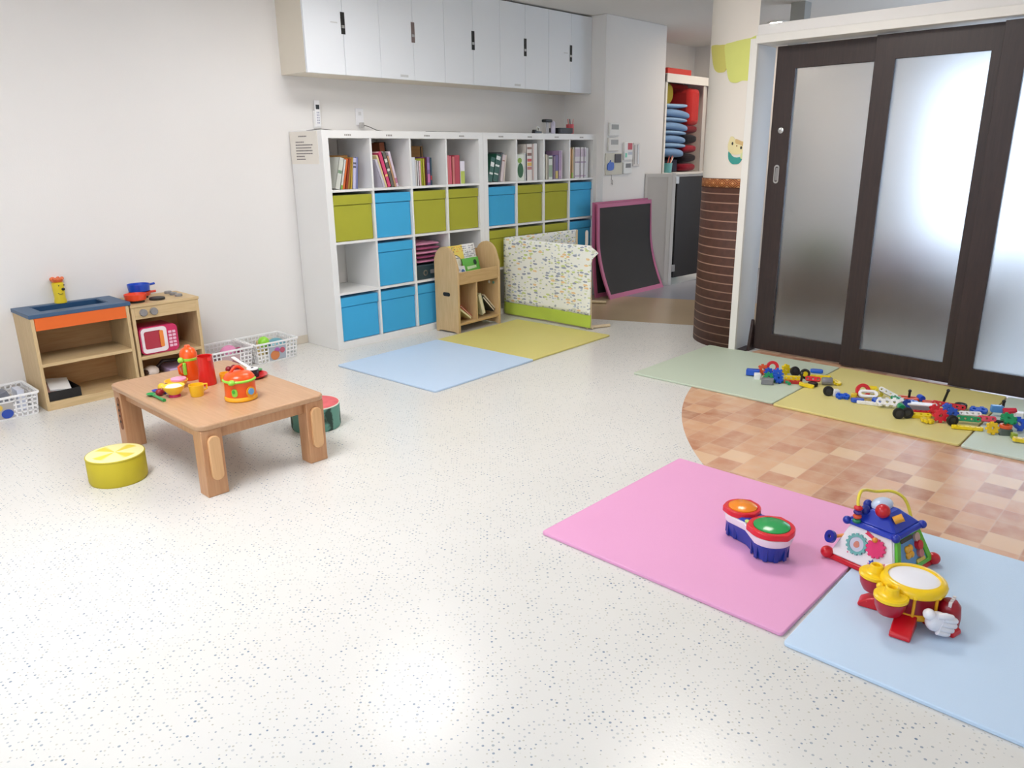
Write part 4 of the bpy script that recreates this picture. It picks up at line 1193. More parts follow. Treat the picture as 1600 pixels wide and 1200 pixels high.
MB().ring([(.0752, .0852), (.4298, .0852), (.4298, .2648), (.0752, .2648)], [(.083, .093), (.422, .093), (.422, .257), (.083, .257)], .452, .533).box(.076, .429, .086, .264, .448, .4525).build('basin', M['blue_basin'], t)
t = thing('toy_faucet', 'yellow animal-faced toy faucet with an orange crown on the blue counter', 'toy faucet', (-1.597, .365, .5362))
MB().lathe([(0, 0), (.032, 0), (.033, .01), (.029, .03), (.031, .10), (.031, .125), (.022, .135), (0, .135)], seg=24).build('body', plastic((232, 206, 40)), t)
m_ = MB().lathe([(0, .134), (.030, .134), (.034, .15), (.026, .153), (0, .15)], seg=20)
for k in range(6):
    a = 2 * PI * k / 6
    m_.ell((.028 * math.cos(a), .028 * math.sin(a), .152), .010, .010, .012, 10, 6)
m_.build('crown', plastic((228, 112, 60)), t)
MB().ell((.016, -.029, .088), .010, .008, .009, 12, 8).build('nose', M['black'], t)
for x in (-.004, .026):
    MB().ell((x, -.029 if x < 0 else -.020, .112), .0035, .003, .005, 8, 6).build('eye', M['black'], t)
MB().tube([(-.014, -.0285, .066), (-.004, -.0325, .058), (.010, -.0315, .060)], .0018, 6).build('mouth', M['black'], t)

t = thing('play_stove_unit', 'wooden play kitchen stove with grey knobs and black burners', 'play kitchen', (-1.325, .08, 0))
W2 = .40
MB().box(0, .018, 0, Dp, 0, .495).build('side_panel', M['oakz'], t, .002)
MB().box(W2 - .018, W2, 0, Dp, 0, .495).build('side_panel', M['oakz'], t, .002)
MB().box(.018, W2 - .018, Dp - .012, Dp, 0, .495).build('back_panel', M['oakd'], t)
MB().box(.018, W2 - .018, .002, Dp - .012, .182, .200).build('shelf_board', M['oak'], t, .001)
MB().box(.018, W2 - .018, .002, Dp - .012, 0, .05).build('plinth', M['oak'], t, .001)
MB().box(.018, W2 - .018, .0, .016, .425, .495).build('front_panel', M['oak'], t, .001)
MB().box(-.003, W2 + .004, -.004, Dp, .4955, .512).build('top_board', M['oak'], t, .002)
for x in (.065, .125):
    MB().lathe([(0, 0), (.022, 0), (.022, .012), (.019, .016), (0, .016)], (0, 0, 0), 24, T(x, 0, .462, 90)).build('knob', M['grey'], t)
for x, y in ((.070, .085), (.19, .085), (.147, .222)):
    MB().lathe([(0, 0), (.044, 0), (.045, .010), (.041, .014), (0, .014)], (x, y, .512), 28).build('burner', plain('burner_black', (40, 38, 34), .5), t)
for k, y in enumerate((.245, .170, .095)):
    MB().lathe([(0, 0), (.022, 0), (.022, .012), (.019, .015), (0, .015)], (.325, y, .512), 24).build('top_knob', M['grey'], t)
def pan(name, label, loc, r, h, col, handle):
    p = thing(name, label, 'toy pan', loc)
    MB().lathe([(0, 0), (r * .86, 0), (r * .93, .004), (r, h), (r * .95, h), (r * .86, .008), (0, .006)], seg=32).build('bowl', plastic(col), p)
    if handle:
        for a in handle:
            MB().tube([(r * .95 * math.cos(R(a)), r * .95 * math.sin(R(a)), h * .8), ((r + .028) * math.cos(R(a)), (r + .028) * math.sin(R(a)), h * .9)], .007, 10).build('handle', plastic(col), p)
    return p
pan('toy_pan', 'shallow orange toy pan on the front burner of the play stove', (-1.258, .165, .5265), .062, .036, (232, 74, 34), None)
pan('toy_pan', 'flat red toy pan under the blue pot on the rear burner', (-1.178, .300, .5265), .062, .026, (226, 74, 52), (-30,))
pan('toy_pot', 'royal blue toy pot stacked on the red pan', (-1.180, .302, .553), .064, .044, (28, 76, 190), (-12,))
t = thing('toy_microwave', 'pink toy microwave with a white door frame inside the stove unit', 'toy microwave', (-1.292, .105, .2005))
MB().prism(rrect(.225, .165, .03, 5, .1125, .084), -.16, 0, T(0, 0, 0, 90)).build('body', plastic((206, 40, 96)), t)
MB().ring(rrect(.15, .15, .022, 5, .082, .086), rrect(.105, .108, .014, 5, .075, .088), 0, .008, T(0, 0, 0, 90)).build('door_frame', plastic((238, 226, 230)), t)
MB().prism(rrect(.105, .108, .012, 5, .075, .088), 0, .003, T(0, 0, 0, 90)).build('door_window', plastic((176, 46, 66), .2), t)
MB().prism(rrect(.022, .10, .008, 4, .125, .088), 0, .010, T(0, 0, 0, 90)).build('door_handle', plastic((240, 140, 60)), t)
m_ = MB()
for a in range(2):
    for b_ in range(5): m_.box(.168 + a * .024, .186 + a * .024, -.006, .0, .028 + b_ * .021, .042 + b_ * .021)
m_.build('key_buttons', plastic((240, 190, 212)), t)
t = thing('black_tray', 'black paper tray on the bottom board of the play sink', 'tray', (-1.82, .09, .0468))
MB().ring(rrect(.165, .20, .004, 2, .085, .105), rrect(.157, .192, .003, 2, .085, .105), .0, .052).box(.004, .166, .006, .204, 0, .005).build('body', plain('tray_black', (26, 24, 24), .6), t)
o = MB().box(-.055, .05, -.07, .07, 0, .010).build('paper_stack', paint((232, 232, 230), .8)); o.matrix_world = T(-1.735, .185, .108, 14, 6, -8)
tag(o, 'stack of white paper slips lying in the black tray', 'paper')
o = MB().ell((0, 0, 0), .038, .03, .016, 16, 10).build('red_purse', plastic((170, 34, 40))); o.matrix_world = T(-1.745, .288, .10, 0, 10, 10)
tag(o, 'small red pouch behind the paper slips in the tray', 'pouch')
o = MB().box(-.035, .03, -.06, .06, 0, .012).build('card', paint((206, 160, 148), .7)); o.matrix_world = T(-1.793, .16, .085, 20, 20, 5)
tag(o, 'pinkish card leaning in the left side of the black tray', 'card')
bpy.data.objects['toy_faucet'].scale = (1, 1, .9)
t = thing('toy_roll', 'white and brown toy roll on the lower board of the stove unit', 'toy food', (-1.235, .16, .0505))
MB().ell((0, 0, .035), .045, .05, .036, 18, 12).build('roll', plastic((214, 198, 186)), t)
MB().ell((-.038, -.018, .04), .014, .03, .016, 12, 8).build('filling', plastic((70, 44, 36)), t)
o = MB().box(-1.14, -1.02, .12, .30, .0505, .085).build('toy_box', plastic((190, 168, 208)), bevel=.004)
tag(o, 'pale lilac flat toy box on the lower board of the stove unit', 'box')
o = MB().tube([(-1.20, .22, .066), (-1.13, .24, .115), (-1.0, .2, .11)], .011, 10).build('toy_ladle', plastic((60, 46, 44)))
tag(o, 'dark brown toy ladle handle leaning above the lilac box', 'toy utensil')

# ================================================================== BASKETS
def basket(label, x0, x1, y0, y1, h, win=True):
    t = thing('plastic_basket', label, 'basket', ((x0 + x1) / 2, (y0 + y1) / 2, 0), 0, 'white plastic baskets along the wall')
    w, d = (x1 - x0) / 2, (y1 - y0) / 2
    mt = plastic((240, 240, 240), .4)
    bw, bd = w - .022, d - .022
    MB().frustum([(-bw, -bd), (bw, -bd), (bw, bd), (-bw, bd)], 0.0, [(-bw - .001, -bd - .001), (bw + .001, -bd - .001), (bw + .001, bd + .001), (-bw - .001, bd + .001)], .005).build('base', mt, t)
    o_ = MB().ring(rrect(2 * w, 2 * d, .02, 4), rrect(2 * w - .02, 2 * d - .02, .014, 4), h - .012, h).build('rim', mt, t, .002)
    def wall(P0, P1, q0, q1, solid=None):
        """side between bottom points P and top points q, grid of holes"""
        m_ = MB()
        P0, P1, q0, q1 = (Vector(v) for v in (P0, P1, q0, q1))
        Lg = (P1 - P0).length
        nu = max(4, int(Lg / .024)); nv = 5
        nrm = (P1 - P0).cross(q0 - P0).normalized() * .0018
        def pt(u, v): return (P0 * (1 - u) + P1 * u) * (1 - v) + (q0 * (1 - u) + q1 * u) * v
        def bar(a, b, c, d_):
            vs = [m_.bm.verts.new(p + s_ * nrm) for s_ in (-1, 1) for p in (a, b, c, d_)]
            for f in ((0, 1, 2, 3), (7, 6, 5, 4), (0, 4, 5, 1), (1, 5, 6, 2), (2, 6, 7, 3), (3, 7, 4, 0)): m_.bm.faces.new([vs[k] for k in f])
        hu = .30 / nu
        hv = .32 / nv
        for k in range(nu + 1):
            u0, u1 = max(0, k / nu - hu / 2), min(1, k / nu + hu / 2)
            if solid and solid[0] + .001 < k / nu < solid[1] - .001:
                bar(pt(u0, .80), pt(u1, .80), pt(u1, 1), pt(u0, 1)); continue
            bar(pt(u0, 0), pt(u1, 0), pt(u1, 1), pt(u0, 1))
        for k in range(nv + 1):
            v0, v1 = max(0, k / nv - hv / 2), min(1, k / nv + hv / 2)
            if solid and 0 < k < nv - 1:
                bar(pt(0, v0), pt(solid[0], v0), pt(solid[0], v1), pt(0, v1)); bar(pt(solid[1], v0), pt(1, v0), pt(1, v1), pt(solid[1], v1))
            else:
                bar(pt(0, v0), pt(1, v0), pt(1, v1), pt(0, v1))
        m_.build('side_grid', mt, t, ang=20)
        if solid:
            m2 = MB(); a, b, c, d_ = pt(solid[0], .06), pt(solid[1], .06), pt(solid[1], .76), pt(solid[0], .76)
            vs = [m2.bm.verts.new(p + s_ * nrm * .6) for s_ in (-1, 1) for p in (a, b, c, d_)]
            for f in ((0, 1, 2, 3), (7, 6, 5, 4), (0, 4, 5, 1), (1, 5, 6, 2), (2, 6, 7, 3), (3, 7, 4, 0)): m2.bm.faces.new([vs[k] for k in f])
            return m2, (a, b, c, d_, nrm)
    tw, td = w - .012, d - .012
    B = [(-bw, -bd, .003), (bw, -bd, .003), (bw, bd, .003), (-bw, bd, .003)]
    U = [(-tw, -td, h - .008), (tw, -td, h - .008), (tw, td, h - .008), (-tw, td, h - .008)]
    res = wall(B[0], B[1], U[0], U[1], (.28, .72))
    wall(B[1], B[2], U[1], U[2]); wall(B[2], B[3], U[2], U[3]); wall(B[3], B[0], U[3], U[0])
    return t, res
bk, (m2, fr_) = basket('white plastic basket left of the play sink, picture label with blue disc', -2.31, -1.862, .065, .372, .130)
m2.build('picture_label', plain('label_grey', (176, 172, 168), .5), bk)
def label_disc(bk, fr_, u, v, ru, rv, col):
    a, b, c, d_, nrm = fr_
    m_ = MB()
    pts = []
    for k in range(20):
        uu = u + ru * math.cos(2 * PI * k / 20); vv = v + rv * math.sin(2 * PI * k / 20)
        pts.append((a * (1 - uu) + b * uu) * (1 - vv) + (d_ * (1 - uu) + c * uu) * vv)
    n = nrm.normalized()
    if n.y > 0: n = -n
    f = [m_.bm.verts.new(p + n * .0016) for p in pts]; g = [m_.bm.verts.new(p + n * .0035) for p in pts]
    m_.bm.faces.new(g); m_.bm.faces.new(list(reversed(f)))
    for k in range(20): m_.bm.faces.new((f[k], f[(k + 1) % 20], g[(k + 1) % 20], g[k]))
    m_.build('label_print', plastic(col), bk)
label_disc(bk, fr_, .83, .30, .155, .30, (38, 74, 170)); label_disc(bk, fr_, .45, .32, .15, .30, (214, 60, 84)); label_disc(bk, fr_, .62, .76, .11, .22, (222, 190, 90))
bk2, (m2, fr_) = basket('white plastic basket with pink toys between the stove and another basket', -.92, -.598, .068, .362, .140)
m2.build('picture_label', plain('label_pinkgrey', (196, 168, 170), .5), bk2)
label_disc(bk2, fr_, .7, .4, .2, .3, (150, 96, 104))
bk3, (m2, fr_) = basket('white plastic basket with a lime ball beside the cube shelf', -.592, -.262, .068, .362, .140)
m2.build('picture_label', plain('label_blue', (168, 178, 190), .5), bk3)
label_disc(bk3, fr_, .35, .36, .26, .36, (212, 130, 76)); label_disc(bk3, fr_, .48, .74, .15, .18, (176, 96, 176)); label_disc(bk3, fr_, .78, .66, .14, .22, (190, 90, 110))
tag(MB().ell((-.475, .17, .125), .038, .038, .038, 24, 16).build('toy_ball', plastic((150, 220, 60))), 'lime green toy ball resting in the right basket', 'toy ball')
tag(MB().ell((-.36, .22, .075), .07, .06, .05, 20, 12).build('toy_dome', plastic((96, 160, 176))), 'teal toy dome lying in the right basket', 'toy')
tag(MB().box(-.45, -.33, .27, .33, .006, .105).build('toy_block', plastic((228, 200, 130)), bevel=.008), 'pale yellow toy block at the back of the right basket', 'toy')
tag(MB().ell((-.69, .25, .075), .06, .05, .055, 18, 12).build('plush_toy', fabric('pink_plush', (230, 150, 190))), 'pink plush toy in the middle basket', 'toy')
tag(MB().ell((-.655, .18, .10), .022, .022, .024, 14, 10).build('toy_berry', plastic((150, 44, 90))), 'plum coloured toy berry on the pink plush', 'toy')
tag(MB().ell((-.80, .2, .06), .06, .05, .045, 18, 12).build('plush_toy', fabric('grey_plush', (120, 96, 100))), 'dark brown plush toy in the middle basket near the stove', 'toy')
tag(MB().prism([(-.05, 0), (.06, 0), (.03, .075), (-.02, .06)], -.04, .04, T(-2.02, .22, .062, 90)).build('toy_car', plain('grey_toy', (120, 124, 134), .5), bevel=.006), 'grey toy piece in the basket left of the sink', 'toy')
tag(MB().box(-1.94, -1.905, .2, .3, .006, .12).build('toy_card', plastic((214, 220, 236)), bevel=.003), 'pale blue upright card in the basket left of the sink', 'card')

# ================================================================== TABLE AND STOOLS
t = thing('low_table', 'low beech children table with rounded corners', 'table', (-1.48, -1.205, 0))
TW, TD_, TH = .59, .92, .31
tp = MB().prism(rrect(TW, TD_, .045, 7), TH - .024, TH).build('tabletop', M['beech'], t, .006, seg=3)
for y in (-1, 1):
    MB().box(-TW / 2 + .1005, TW / 2 - .1005, y * (TD_ / 2 - .045) - .010, y * (TD_ / 2 - .045) + .010, TH - .075, TH - .0245).build('apron', M['beechz'], t, .002)
for x in (-1, 1):
    MB().box(x * (TW / 2 - .045) - .010, x * (TW / 2 - .045) + .010, -TD_ / 2 + .086, TD_ / 2 - .086, TH - .075, TH - .0245).build('apron', M['beechz'], t, .002)
for sx in (-1, 1):
    for sy in (-1, 1):
        xo, yo = sx * (TW / 2 - .012), sy * (TD_ / 2 - .010)
        lg = MB()
        lg.box(min(xo, xo - sx * .088), max(xo, xo - sx * .088), min(yo, yo - sy * .075), max(yo, yo - sy * .075), 0, TH - .0245)
        l_ = lg.build('leg', M['beechz'], t, .003)
        if sy < 0:
            MB().prism(rrect(.050, .19, .0245, 6, xo - sx * .046, .165), 0, .016, T(0, yo + .0005, 0, 90)).build('height_block', wood('block_beech', (214, 166, 116), (228, 182, 132), 'Z'), l_, .003)
        else:
            MB().prism(rrect(.030, .16, .0145, 6, -yo + .046, .17), 0, .003, T(xo, 0, 0, 90, 0, -90)).build('slot', plain('slot_brown', (136, 84, 50), .6), l_)
            for k in range(4):
                MB().cyl((0, 0, 0), .006, .005, 12, T(xo - .0, yo - .046, .13 + k * .028, 0, -90)).build('bolt_hole', M['dark'], l_)
def stool(name, label, x, y, h, rind, topm, rimc, k=.116):
    t = thing(name, label, 'stool', (x, y, 0), 20)
    MB().lathe([(0, 0), (k - .005, 0), (k, .012), (k, h - .01), (k - .003, h - .002)], seg=48).build('drum_body', rind, t)
    MB().lathe([(k - .003, h - .004), (k - .0025, h), (k - .017, h + .003), (0, h + .004)], seg=48).build('padded_top', topm, t)
    MB().tube([((k - .002) * math.cos(2 * PI * q / 48), (k - .002) * math.sin(2 * PI * q / 48), h - .003) for q in range(48)], .0035, 8, True).build('top_seam', paint(rimc, .6), t)
stool('round_stool', 'round yellow stool with a lemon slice top, left of the table', -1.93, -1.165, .118, plain('lemon_rind', (208, 190, 40), .6, .10, 8), melon_material('lemon'), (196, 180, 50))
stool('round_stool', 'round green stool with a watermelon top, right of the table', -.985, -1.235, .125, melon_material('rind'), melon_material('flesh'), (214, 224, 206), .124)

# ------------------------------------------------------------------ toys on the table
Z = TH + .0005
YL = (244, 196, 40); RD_ = (214, 32, 30); OR = (236, 84, 22)
t = thing('toy_pitcher', 'tall red toy pitcher on the table', 'toy pitcher', (-1.465, -1.115, Z), 10)
MB().lathe([(0, 0), (.039, 0), (.040, .006), (.036, .075), (.034, .128), (.036, .137), (.032, .136), (.031, .07), (.033, .008), (0, .008)], seg=28).build('body', plastic(RD_), t)
MB().tube([(.02, .033, .11), (.028, .06, .10), (.03, .062, .05), (.022, .034, .035)], .006, 10).build('handle', plastic(RD_), t)
MB().prism([(-.012, -.030), (.012, -.030), (0, -.046)], .118, .134, None).build('spout', plastic(RD_), t)
t = thing('toy_teapot', 'orange toy kettle with a lime band behind the red pitcher', 'toy kettle', (-1.475, -.965, Z))
MB().lathe([(0, 0), (.042, 0), (.044, .008), (.040, .09), (.040, .095)], seg=28).build('body', plastic(OR), t)
MB().lathe([(.041, .095), (.042, .105), (.038, .108)], seg=28).build('band', plastic((150, 220, 70)), t)
MB().lathe([(.040, .107), (.040, .125), (.030, .147), (.014, .156), (.012, .165), (0, .167)], seg=28).build('lid', plastic((240, 92, 24)), t)
MB().ell((-.046, -.016, .102), .014, .014, .014, 16, 10).build('button', plastic((160, 226, 80)), t)
MB().tube([(-.038, -.02, .09), (-.062, -.02, .072), (-.058, -.018, .04), (-.036, -.016, .03)], .006, 10).build('handle', plastic(OR), t)
MB().box(-.043, -.030, -.035, -.016, .03, .09).build('lime_strip', plastic((150, 220, 70)), t, .003)
t = thing('toy_rice_cooker', 'orange toy rice cooker with a yellow base and lime band', 'toy rice cooker', (-1.470, -1.440, Z), 0)
MB().lathe([(0, 0), (.066, 0), (.070, .004), (.070, .014), (.066, .020)], seg=36).build('base', plastic((246, 176, 34)), t)
MB().lathe([(.066, .018), (.0645, .075), (.066, .092)], seg=36).build('body', plastic((238, 92, 24)), t)
MB().tube([(.0655 * math.cos(R(a)), .0655 * math.sin(R(a)), .090) for a in range(150, 330, 8)], .006, 10).build('lime_band', plastic((150, 220, 70)), t)
MB().lathe([(.066, .091), (.065, .100), (.055, .114), (.032, .123), (0, .126)], seg=36).build('lid', plastic((240, 84, 22)), t)
MB().tube([(-.036 + .072 * k / 10, .012, .113 + .030 * math.sin(PI * k / 10)) for k in range(11)], .0065, 10).build('handle', plastic((234, 66, 24)), t)
ang = math.atan2(-.62, -.78)
MB().ell((-.058, -.044, .091), .016, .014, .012, 16, 10).build('lime_latch', plastic((150, 220, 70)), t)
def cooker_patch(a, z, w, h, col, name, th=.004):
    x, y = .0655 * math.cos(R(a)), .0655 * math.sin(R(a))
    MB().prism(rrect(w, h, min(w, h) * .48, 6), 0, th, T(x, y, z, 90, 0, a + 90)).build(name, plastic(col), t)
cooker_patch(222, .044, .024, .036, (150, 220, 70), 'lime_window'); cooker_patch(220, .049, .012, .016, (60, 180, 50), 'green_button', .0065)
cooker_patch(281, .040, .044, .046, (244, 170, 40), 'dial_plate'); cooker_patch(281, .043, .028, .028, (104, 176, 240), 'blue_dial', .0075)
t = thing('toy_cup', 'yellow toy cup with a handle in front of the red pitcher', 'toy cup', (-1.582, -1.255, Z), 0)
MB().lathe([(0, 0), (.026, 0), (.028, .004), (.033, .052), (.030, .052), (.026, .006), (0, .006)], seg=26).build('body', plastic(YL), t)
MB().tube([(.031, .004, .046), (.050, .004, .044), (.048, .004, .022), (.029, .002, .018)], .0045, 10).build('handle', plastic(YL), t)
t = thing('toy_bowl', 'yellow toy bowl filled with white rice on a magenta foot', 'toy bowl', (-1.652, -1.185, Z))
MB().lathe([(0, 0), (.026, 0), (.024, .012), (0, .012)], seg=26).build('foot', plastic((206, 40, 100)), t)
MB().lathe([(0, .0125), (.026, .0125), (.044, .036), (.047, .050), (.043, .050), (.022, .018), (0, .018)], seg=30).build('bowl', plastic((250, 206, 60)), t)
MB().lathe([(0, .030), (.040, .040), (.030, .050), (0, .054)], seg=26).build('rice', plastic((250, 244, 220), .5), t)
t = thing('toy_bowl', 'yellow toy bowl with a pale pink lid, behind the rice bowl', 'toy bowl', (-1.585, -1.055, Z))
MB().lathe([(0, 0), (.030, 0), (.046, .022), (.052, .034), (.048, .034), (.028, .006), (0, .006)], seg=30).build('bowl', plastic((244, 190, 50)), t)
MB().lathe([(0, .026), (.034, .028), (.034, .036), (0, .039)], (.010, -.004, .006), seg=26).build('lid', plastic((244, 160, 200)), t)
o = MB().ell((0, 0, .016), .020, .016, .016, 16, 10).build('toy_food', plastic((150, 30, 44))); o.location = (-1.690, -1.125, Z)
tag(o, 'dark red toy berry left of the rice bowl', 'toy food')
o = MB().ell((0, 0, .018), .018, .018, .018, 16, 10).build('toy_food', plastic((240, 200, 50))); o.location = (-1.655, -1.06, Z)
tag(o, 'small yellow toy ball behind the rice bowl', 'toy food')
def spoon(label, x, y, rz, col, length=.12):
    t = thing('toy_spoon', label, 'toy spoon', (x, y, Z), rz)
    MB().lathe([(0, 0), (.012, .002), (.019, .010), (.016, .010), (.010, .005), (0, .004)], (0, 0, 0), 20, None, 1.25, 1).build('spoon_bowl', plastic(col), t)
    MB().tube([(.02, 0, .008), (length * .5, 0, .007), (length, 0, .006)], [.005, .006, .008], 10).build('handle', plastic(col), t)
spoon('green toy spoon lying near the table edge', -1.722, -1.10, -88, (30, 150, 70), .13)
spoon('blue toy spoon beside the green one', -1.682, -1.065, -70, (40, 60, 170), .06)
t = thing('toy_plate', 'red toy plate holding toy sushi on the table', 'toy plate', (-1.268, -1.165, Z))
MB().lathe([(0, 0), (.050, 0), (.072, .010), (.072, .014), (.048, .005), (0, .005)], seg=36).build('plate', plastic((206, 36, 44)), t)
t = thing('toy_sushi', 'black and white toy sushi roll on the red plate', 'toy food', (-1.268, -1.175, Z + .0055))
MB().cyl((0, 0, 0), .029, .036, 28).build('seaweed', plastic((24, 26, 44)), t)
MB().lathe([(0, .036), (.027, .036), (.026, .041), (0, .042)], seg=28).build('rice', plastic((246, 246, 244), .5), t)
MB().ell((.0, 0, .042), .008, .006, .004, 12, 8).build('filling', plastic((60, 60, 70)), t)
o = MB().ell((0, 0, .008), .026, .014, .008, 16, 8).build('toy_food', plastic((80, 160, 90))); o.location = (-1.222, -1.135, Z + .012)
tag(o, 'green toy leaf on the rim of the red plate', 'toy food')
t = thing('toy_knife', 'white toy knife leaning on the toy sushi', 'toy knife', (-1.270, -1.095, Z + .050), -88, None, 0, 10)
MB().box(-.05, .06, -.008, .008, 0, .005).build('blade', plastic((246, 246, 250)), t, .002)
MB().box(-.10, -.05, -.009, .009, -.002, .007).build('handle', plastic((244, 240, 238)), t, .003)
t = thing('toy_berries', 'bunch of dark red toy berries behind the red plate', 'toy food', (-1.285, -1.02, Z))
for k, (x, y) in enumerate(((0, 0), (.026, .006), (.012, .024), (-.018, .018))):
    MB().ell((x, y, .016), .016, .016, .016, 14, 10).build('berry', plastic((140, 26, 40)), t)
o = MB().lathe([(0, 0), (.022, 0), (.027, .04), (.023, .04), (.019, .005), (0, .005)], (-1.385, -1.13, Z), 22).build('toy_cup', plastic((244, 176, 40)))
tag(o, 'small amber toy cup behind the orange rice cooker', 'toy cup')
o = MB().ell((0, 0, .012), .016, .012, .012, 14, 8).build('toy_food', plastic((226, 200, 50))); o.location = (-1.225, -1.06, Z)
tag(o, 'tiny yellow toy fruit beside the dark berries', 'toy food')

# ================================================================== MATS
def mat_(label, cx, cy, w, d, rz, col, th=.013):
    m_ = plain('mat_%d_%d_%d' % col, col, .5, .015, 4, .15, 300, spec=.35)
    o = MB().prism(rrect(w, d, .012, 4), .0004, th).build('floor_mat', m_, None, .003)
    o.location = (cx, cy, 0); o.rotation_euler = (0, 0, R(rz))
    return tag(o, label, 'mat', 'square foam floor mats')
mat_('pale blue floor mat in front of the cube shelf', .222, -.795, .905, .925, 2.4, (192, 214, 238))
mat_('mustard yellow floor mat under the folding screen foot', 1.128, -.757, .912, .925, 2.0, (214, 204, 122))
mat_('pale green floor mat at the column foot, with blocks', 1.332, -2.375, .945, .912, 0, (195, 207, 187))
mat_('mustard yellow floor mat by the doors, covered with blocks', 1.320, -3.292, .965, .905, 0, (218, 206, 134))
mat_('pale mint floor mat cut off at the picture edge by the doors', 1.315, -4.205, .965, .905, 0, (206, 220, 207))
mat_('pink floor mat with the bongo toy', -.628, -3.318, .935, .91, -.4, (231, 165, 206))
mat_('pale blue floor mat with the toy drum', -.655, -4.245, .945, .925, .6, (198, 221, 244))
MT = .0135

# ================================================================== BONGO TOY
t = thing('toy_bongo', 'electronic bongo toy with orange and green drum pads on the pink mat', 'toy bongo', (-.668, -3.472, MT), math.degrees(math.atan2(-.14, -.07)))
# local x axis: from small drum to big drum
a_, b_ = -.075, .082
def hull(ra, rb, waist, n=14):
    p = []
    for k in range(n + 1):
        a = R(90 + 180 * k / n); p.append((a_ + ra * math.cos(a), ra * math.sin(a)))
    p.append(((a_ + b_) / 2 - .005, -waist))
    for k in range(n + 1):
        a = R(-90 + 180 * k / n); p.append((b_ + rb * math.cos(a), rb * math.sin(a)))
    p.append(((a_ + b_) / 2 - .005, waist))
    return p
BL = (24, 64, 176)
bb = MB().frustum(hull(.044, .052, .032), 0, hull(.055, .065, .040), .060).build('base', plastic((26, 62, 160)), t, .003)
for k in range(7):
    a = R(60 + 40 * k); MB().box(-.006, .006, -.003, .003, .004, .055, T(a_ + .050 * math.cos(a), .050 * math.sin(a), 0, 0, 0, math.degrees(a) + 90)).build('rib', plastic((22, 54, 146)), t)
for k in range(8):
    a = R(-120 + 34 * k); MB().box(-.007, .007, -.003, .003, .004, .055, T(b_ + .059 * math.cos(a), .059 * math.sin(a), 0, 0, 0, math.degrees(a) + 90)).build('rib', plastic((22, 54, 146)), t)
MB().frustum(hull(.057, .067, .042), .058, hull(.063, .075, .047), .088).build('white_band', plastic((240, 236, 240)), t, .003)
MB().frustum(hull(.056, .066, .042), .088, hull(.050, .060, .036), .097).build('blue_deck', plastic(BL), t, .002)
def star_ring(cx, r, z):
    n = 48
    out = []
    for k in range(n):
        a = 2 * PI * k / n
        rr = r * (1 + .09 * max(0, math.cos(3 * a)) ** 8)
        out.append((cx + rr * math.cos(a), rr * math.sin(a)))
    return out
for nm, cx, r, c in (('small', a_, .063, (240, 140, 34)), ('big', b_, .076, (44, 160, 84))):
    o = MB().ring(star_ring(cx, r, 0), circ(r * .78, 48, cx, 0), .089, .110).build('pad_rim', plastic((220, 30, 44)), t, .003)
    MB().lathe([(r * .79, .102), (r * .775, .112), (r * .55, .120), (0, .123)], (cx, 0, 0), 40).build('drum_pad', plastic(c, .18), t)
MB().ell((.008, -.040, .097), .012, .009, .006, 14, 8).build('lime_button', plastic((190, 220, 110)), t)
MB().ell((.010, .032, .096), .024, .012, .008, 16, 8).build('blue_button', plastic((20, 70, 190)), t)
for x in (a_, b_):
    MB().cyl((x, 0, -.0005), .02, .001, 16).build('foot_pad', M['rubber'], t)

# ================================================================== ACTIVITY CUBE
t = thing('activity_toy', 'activity house toy with white and green panels and a blue roof', 'activity toy', (-.495, -3.832, MT), -10.8)
hb, ht, zt = .118, .070, .135
RED = (206, 24, 40)
sq = lambda h: [(-h, -h), (h, -h), (h, h), (-h, h)]
MB().frustum(sq(hb + .004), .0, sq(hb), .018).build('red_base', plastic(RED), t, .004)
MB().frustum(sq(hb - .006), .018, sq(ht), zt).build('core', plastic((230, 232, 236)), t)
for sx in (-1, 1):
    for sy in (-1, 1):
        MB().ell((sx * hb, sy * hb, .020), .021, .021, .020, 18, 12).build('corner_foot', plastic(RED), t)
tiltA = math.degrees(math.atan2(hb - .006 - ht, zt - .018))
FL = (zt - .018) / math.cos(R(tiltA))
def face_mx(rz):   # local frame on a face: x right, y up, z out
    base = T(0, 0, 0, 0, 0, rz) @ Matrix.Translation((0, -(hb - .006), .018)) @ Matrix.Rotation(R(90 - tiltA), 4, 'X')
    return base
def trap(inset, bot, top, off=0):
    f = lambda y: (hb - .006) + (ht - hb + .006) * y / FL - inset
    return [(-f(bot), bot), (f(bot), bot), (f(top), top), (-f(top), top)]
def gear_pts(r, n, tooth=.16, cx=0, cy=0, rot=0):
    out = []
    for k in range(n):
        for q, rr in ((-.30, r * (1 - tooth)), (-.22, r), (.22, r), (.30, r * (1 - tooth))):
            a = 2 * PI * (k + q) / n + rot
            out.append((cx + rr * math.cos(a), cy + rr * math.sin(a)))
    return out
FW = face_mx(-90)
MB().prism(trap(.004, .002, FL - .002), 0, .006, FW).build('white_panel', plastic((244, 240, 240)), t, .002)
def onf(mx, name, pts, z0, z1, col): MB().prism(pts, z0, z1, mx).build(name, plastic(col), t)
g1 = MB().ring(gear_pts(.036, 14, .13, -.030, .062), [(-.030 + .024 * math.cos(2 * PI * k / 56), .062 + .024 * math.sin(2 * PI * k / 56)) for k in range(56)], .006, .013, FW).build('teal_gear', plastic((110, 176, 172)), t)
onf(FW, 'gear_window', circ(.0245, 28, -.030, .062), .006, .010, (206, 206, 222))
onf(FW, 'gear_print', smooth_poly([(-.040, .056), (-.030, .050), (-.020, .058), (-.026, .072), (-.036, .07)], 3), .010, .0108, (206, 130, 110))
onf(FW, 'pink_gear', gear_pts(.032, 12, .14, .032, .072), .006, .015, (226, 40, 110))
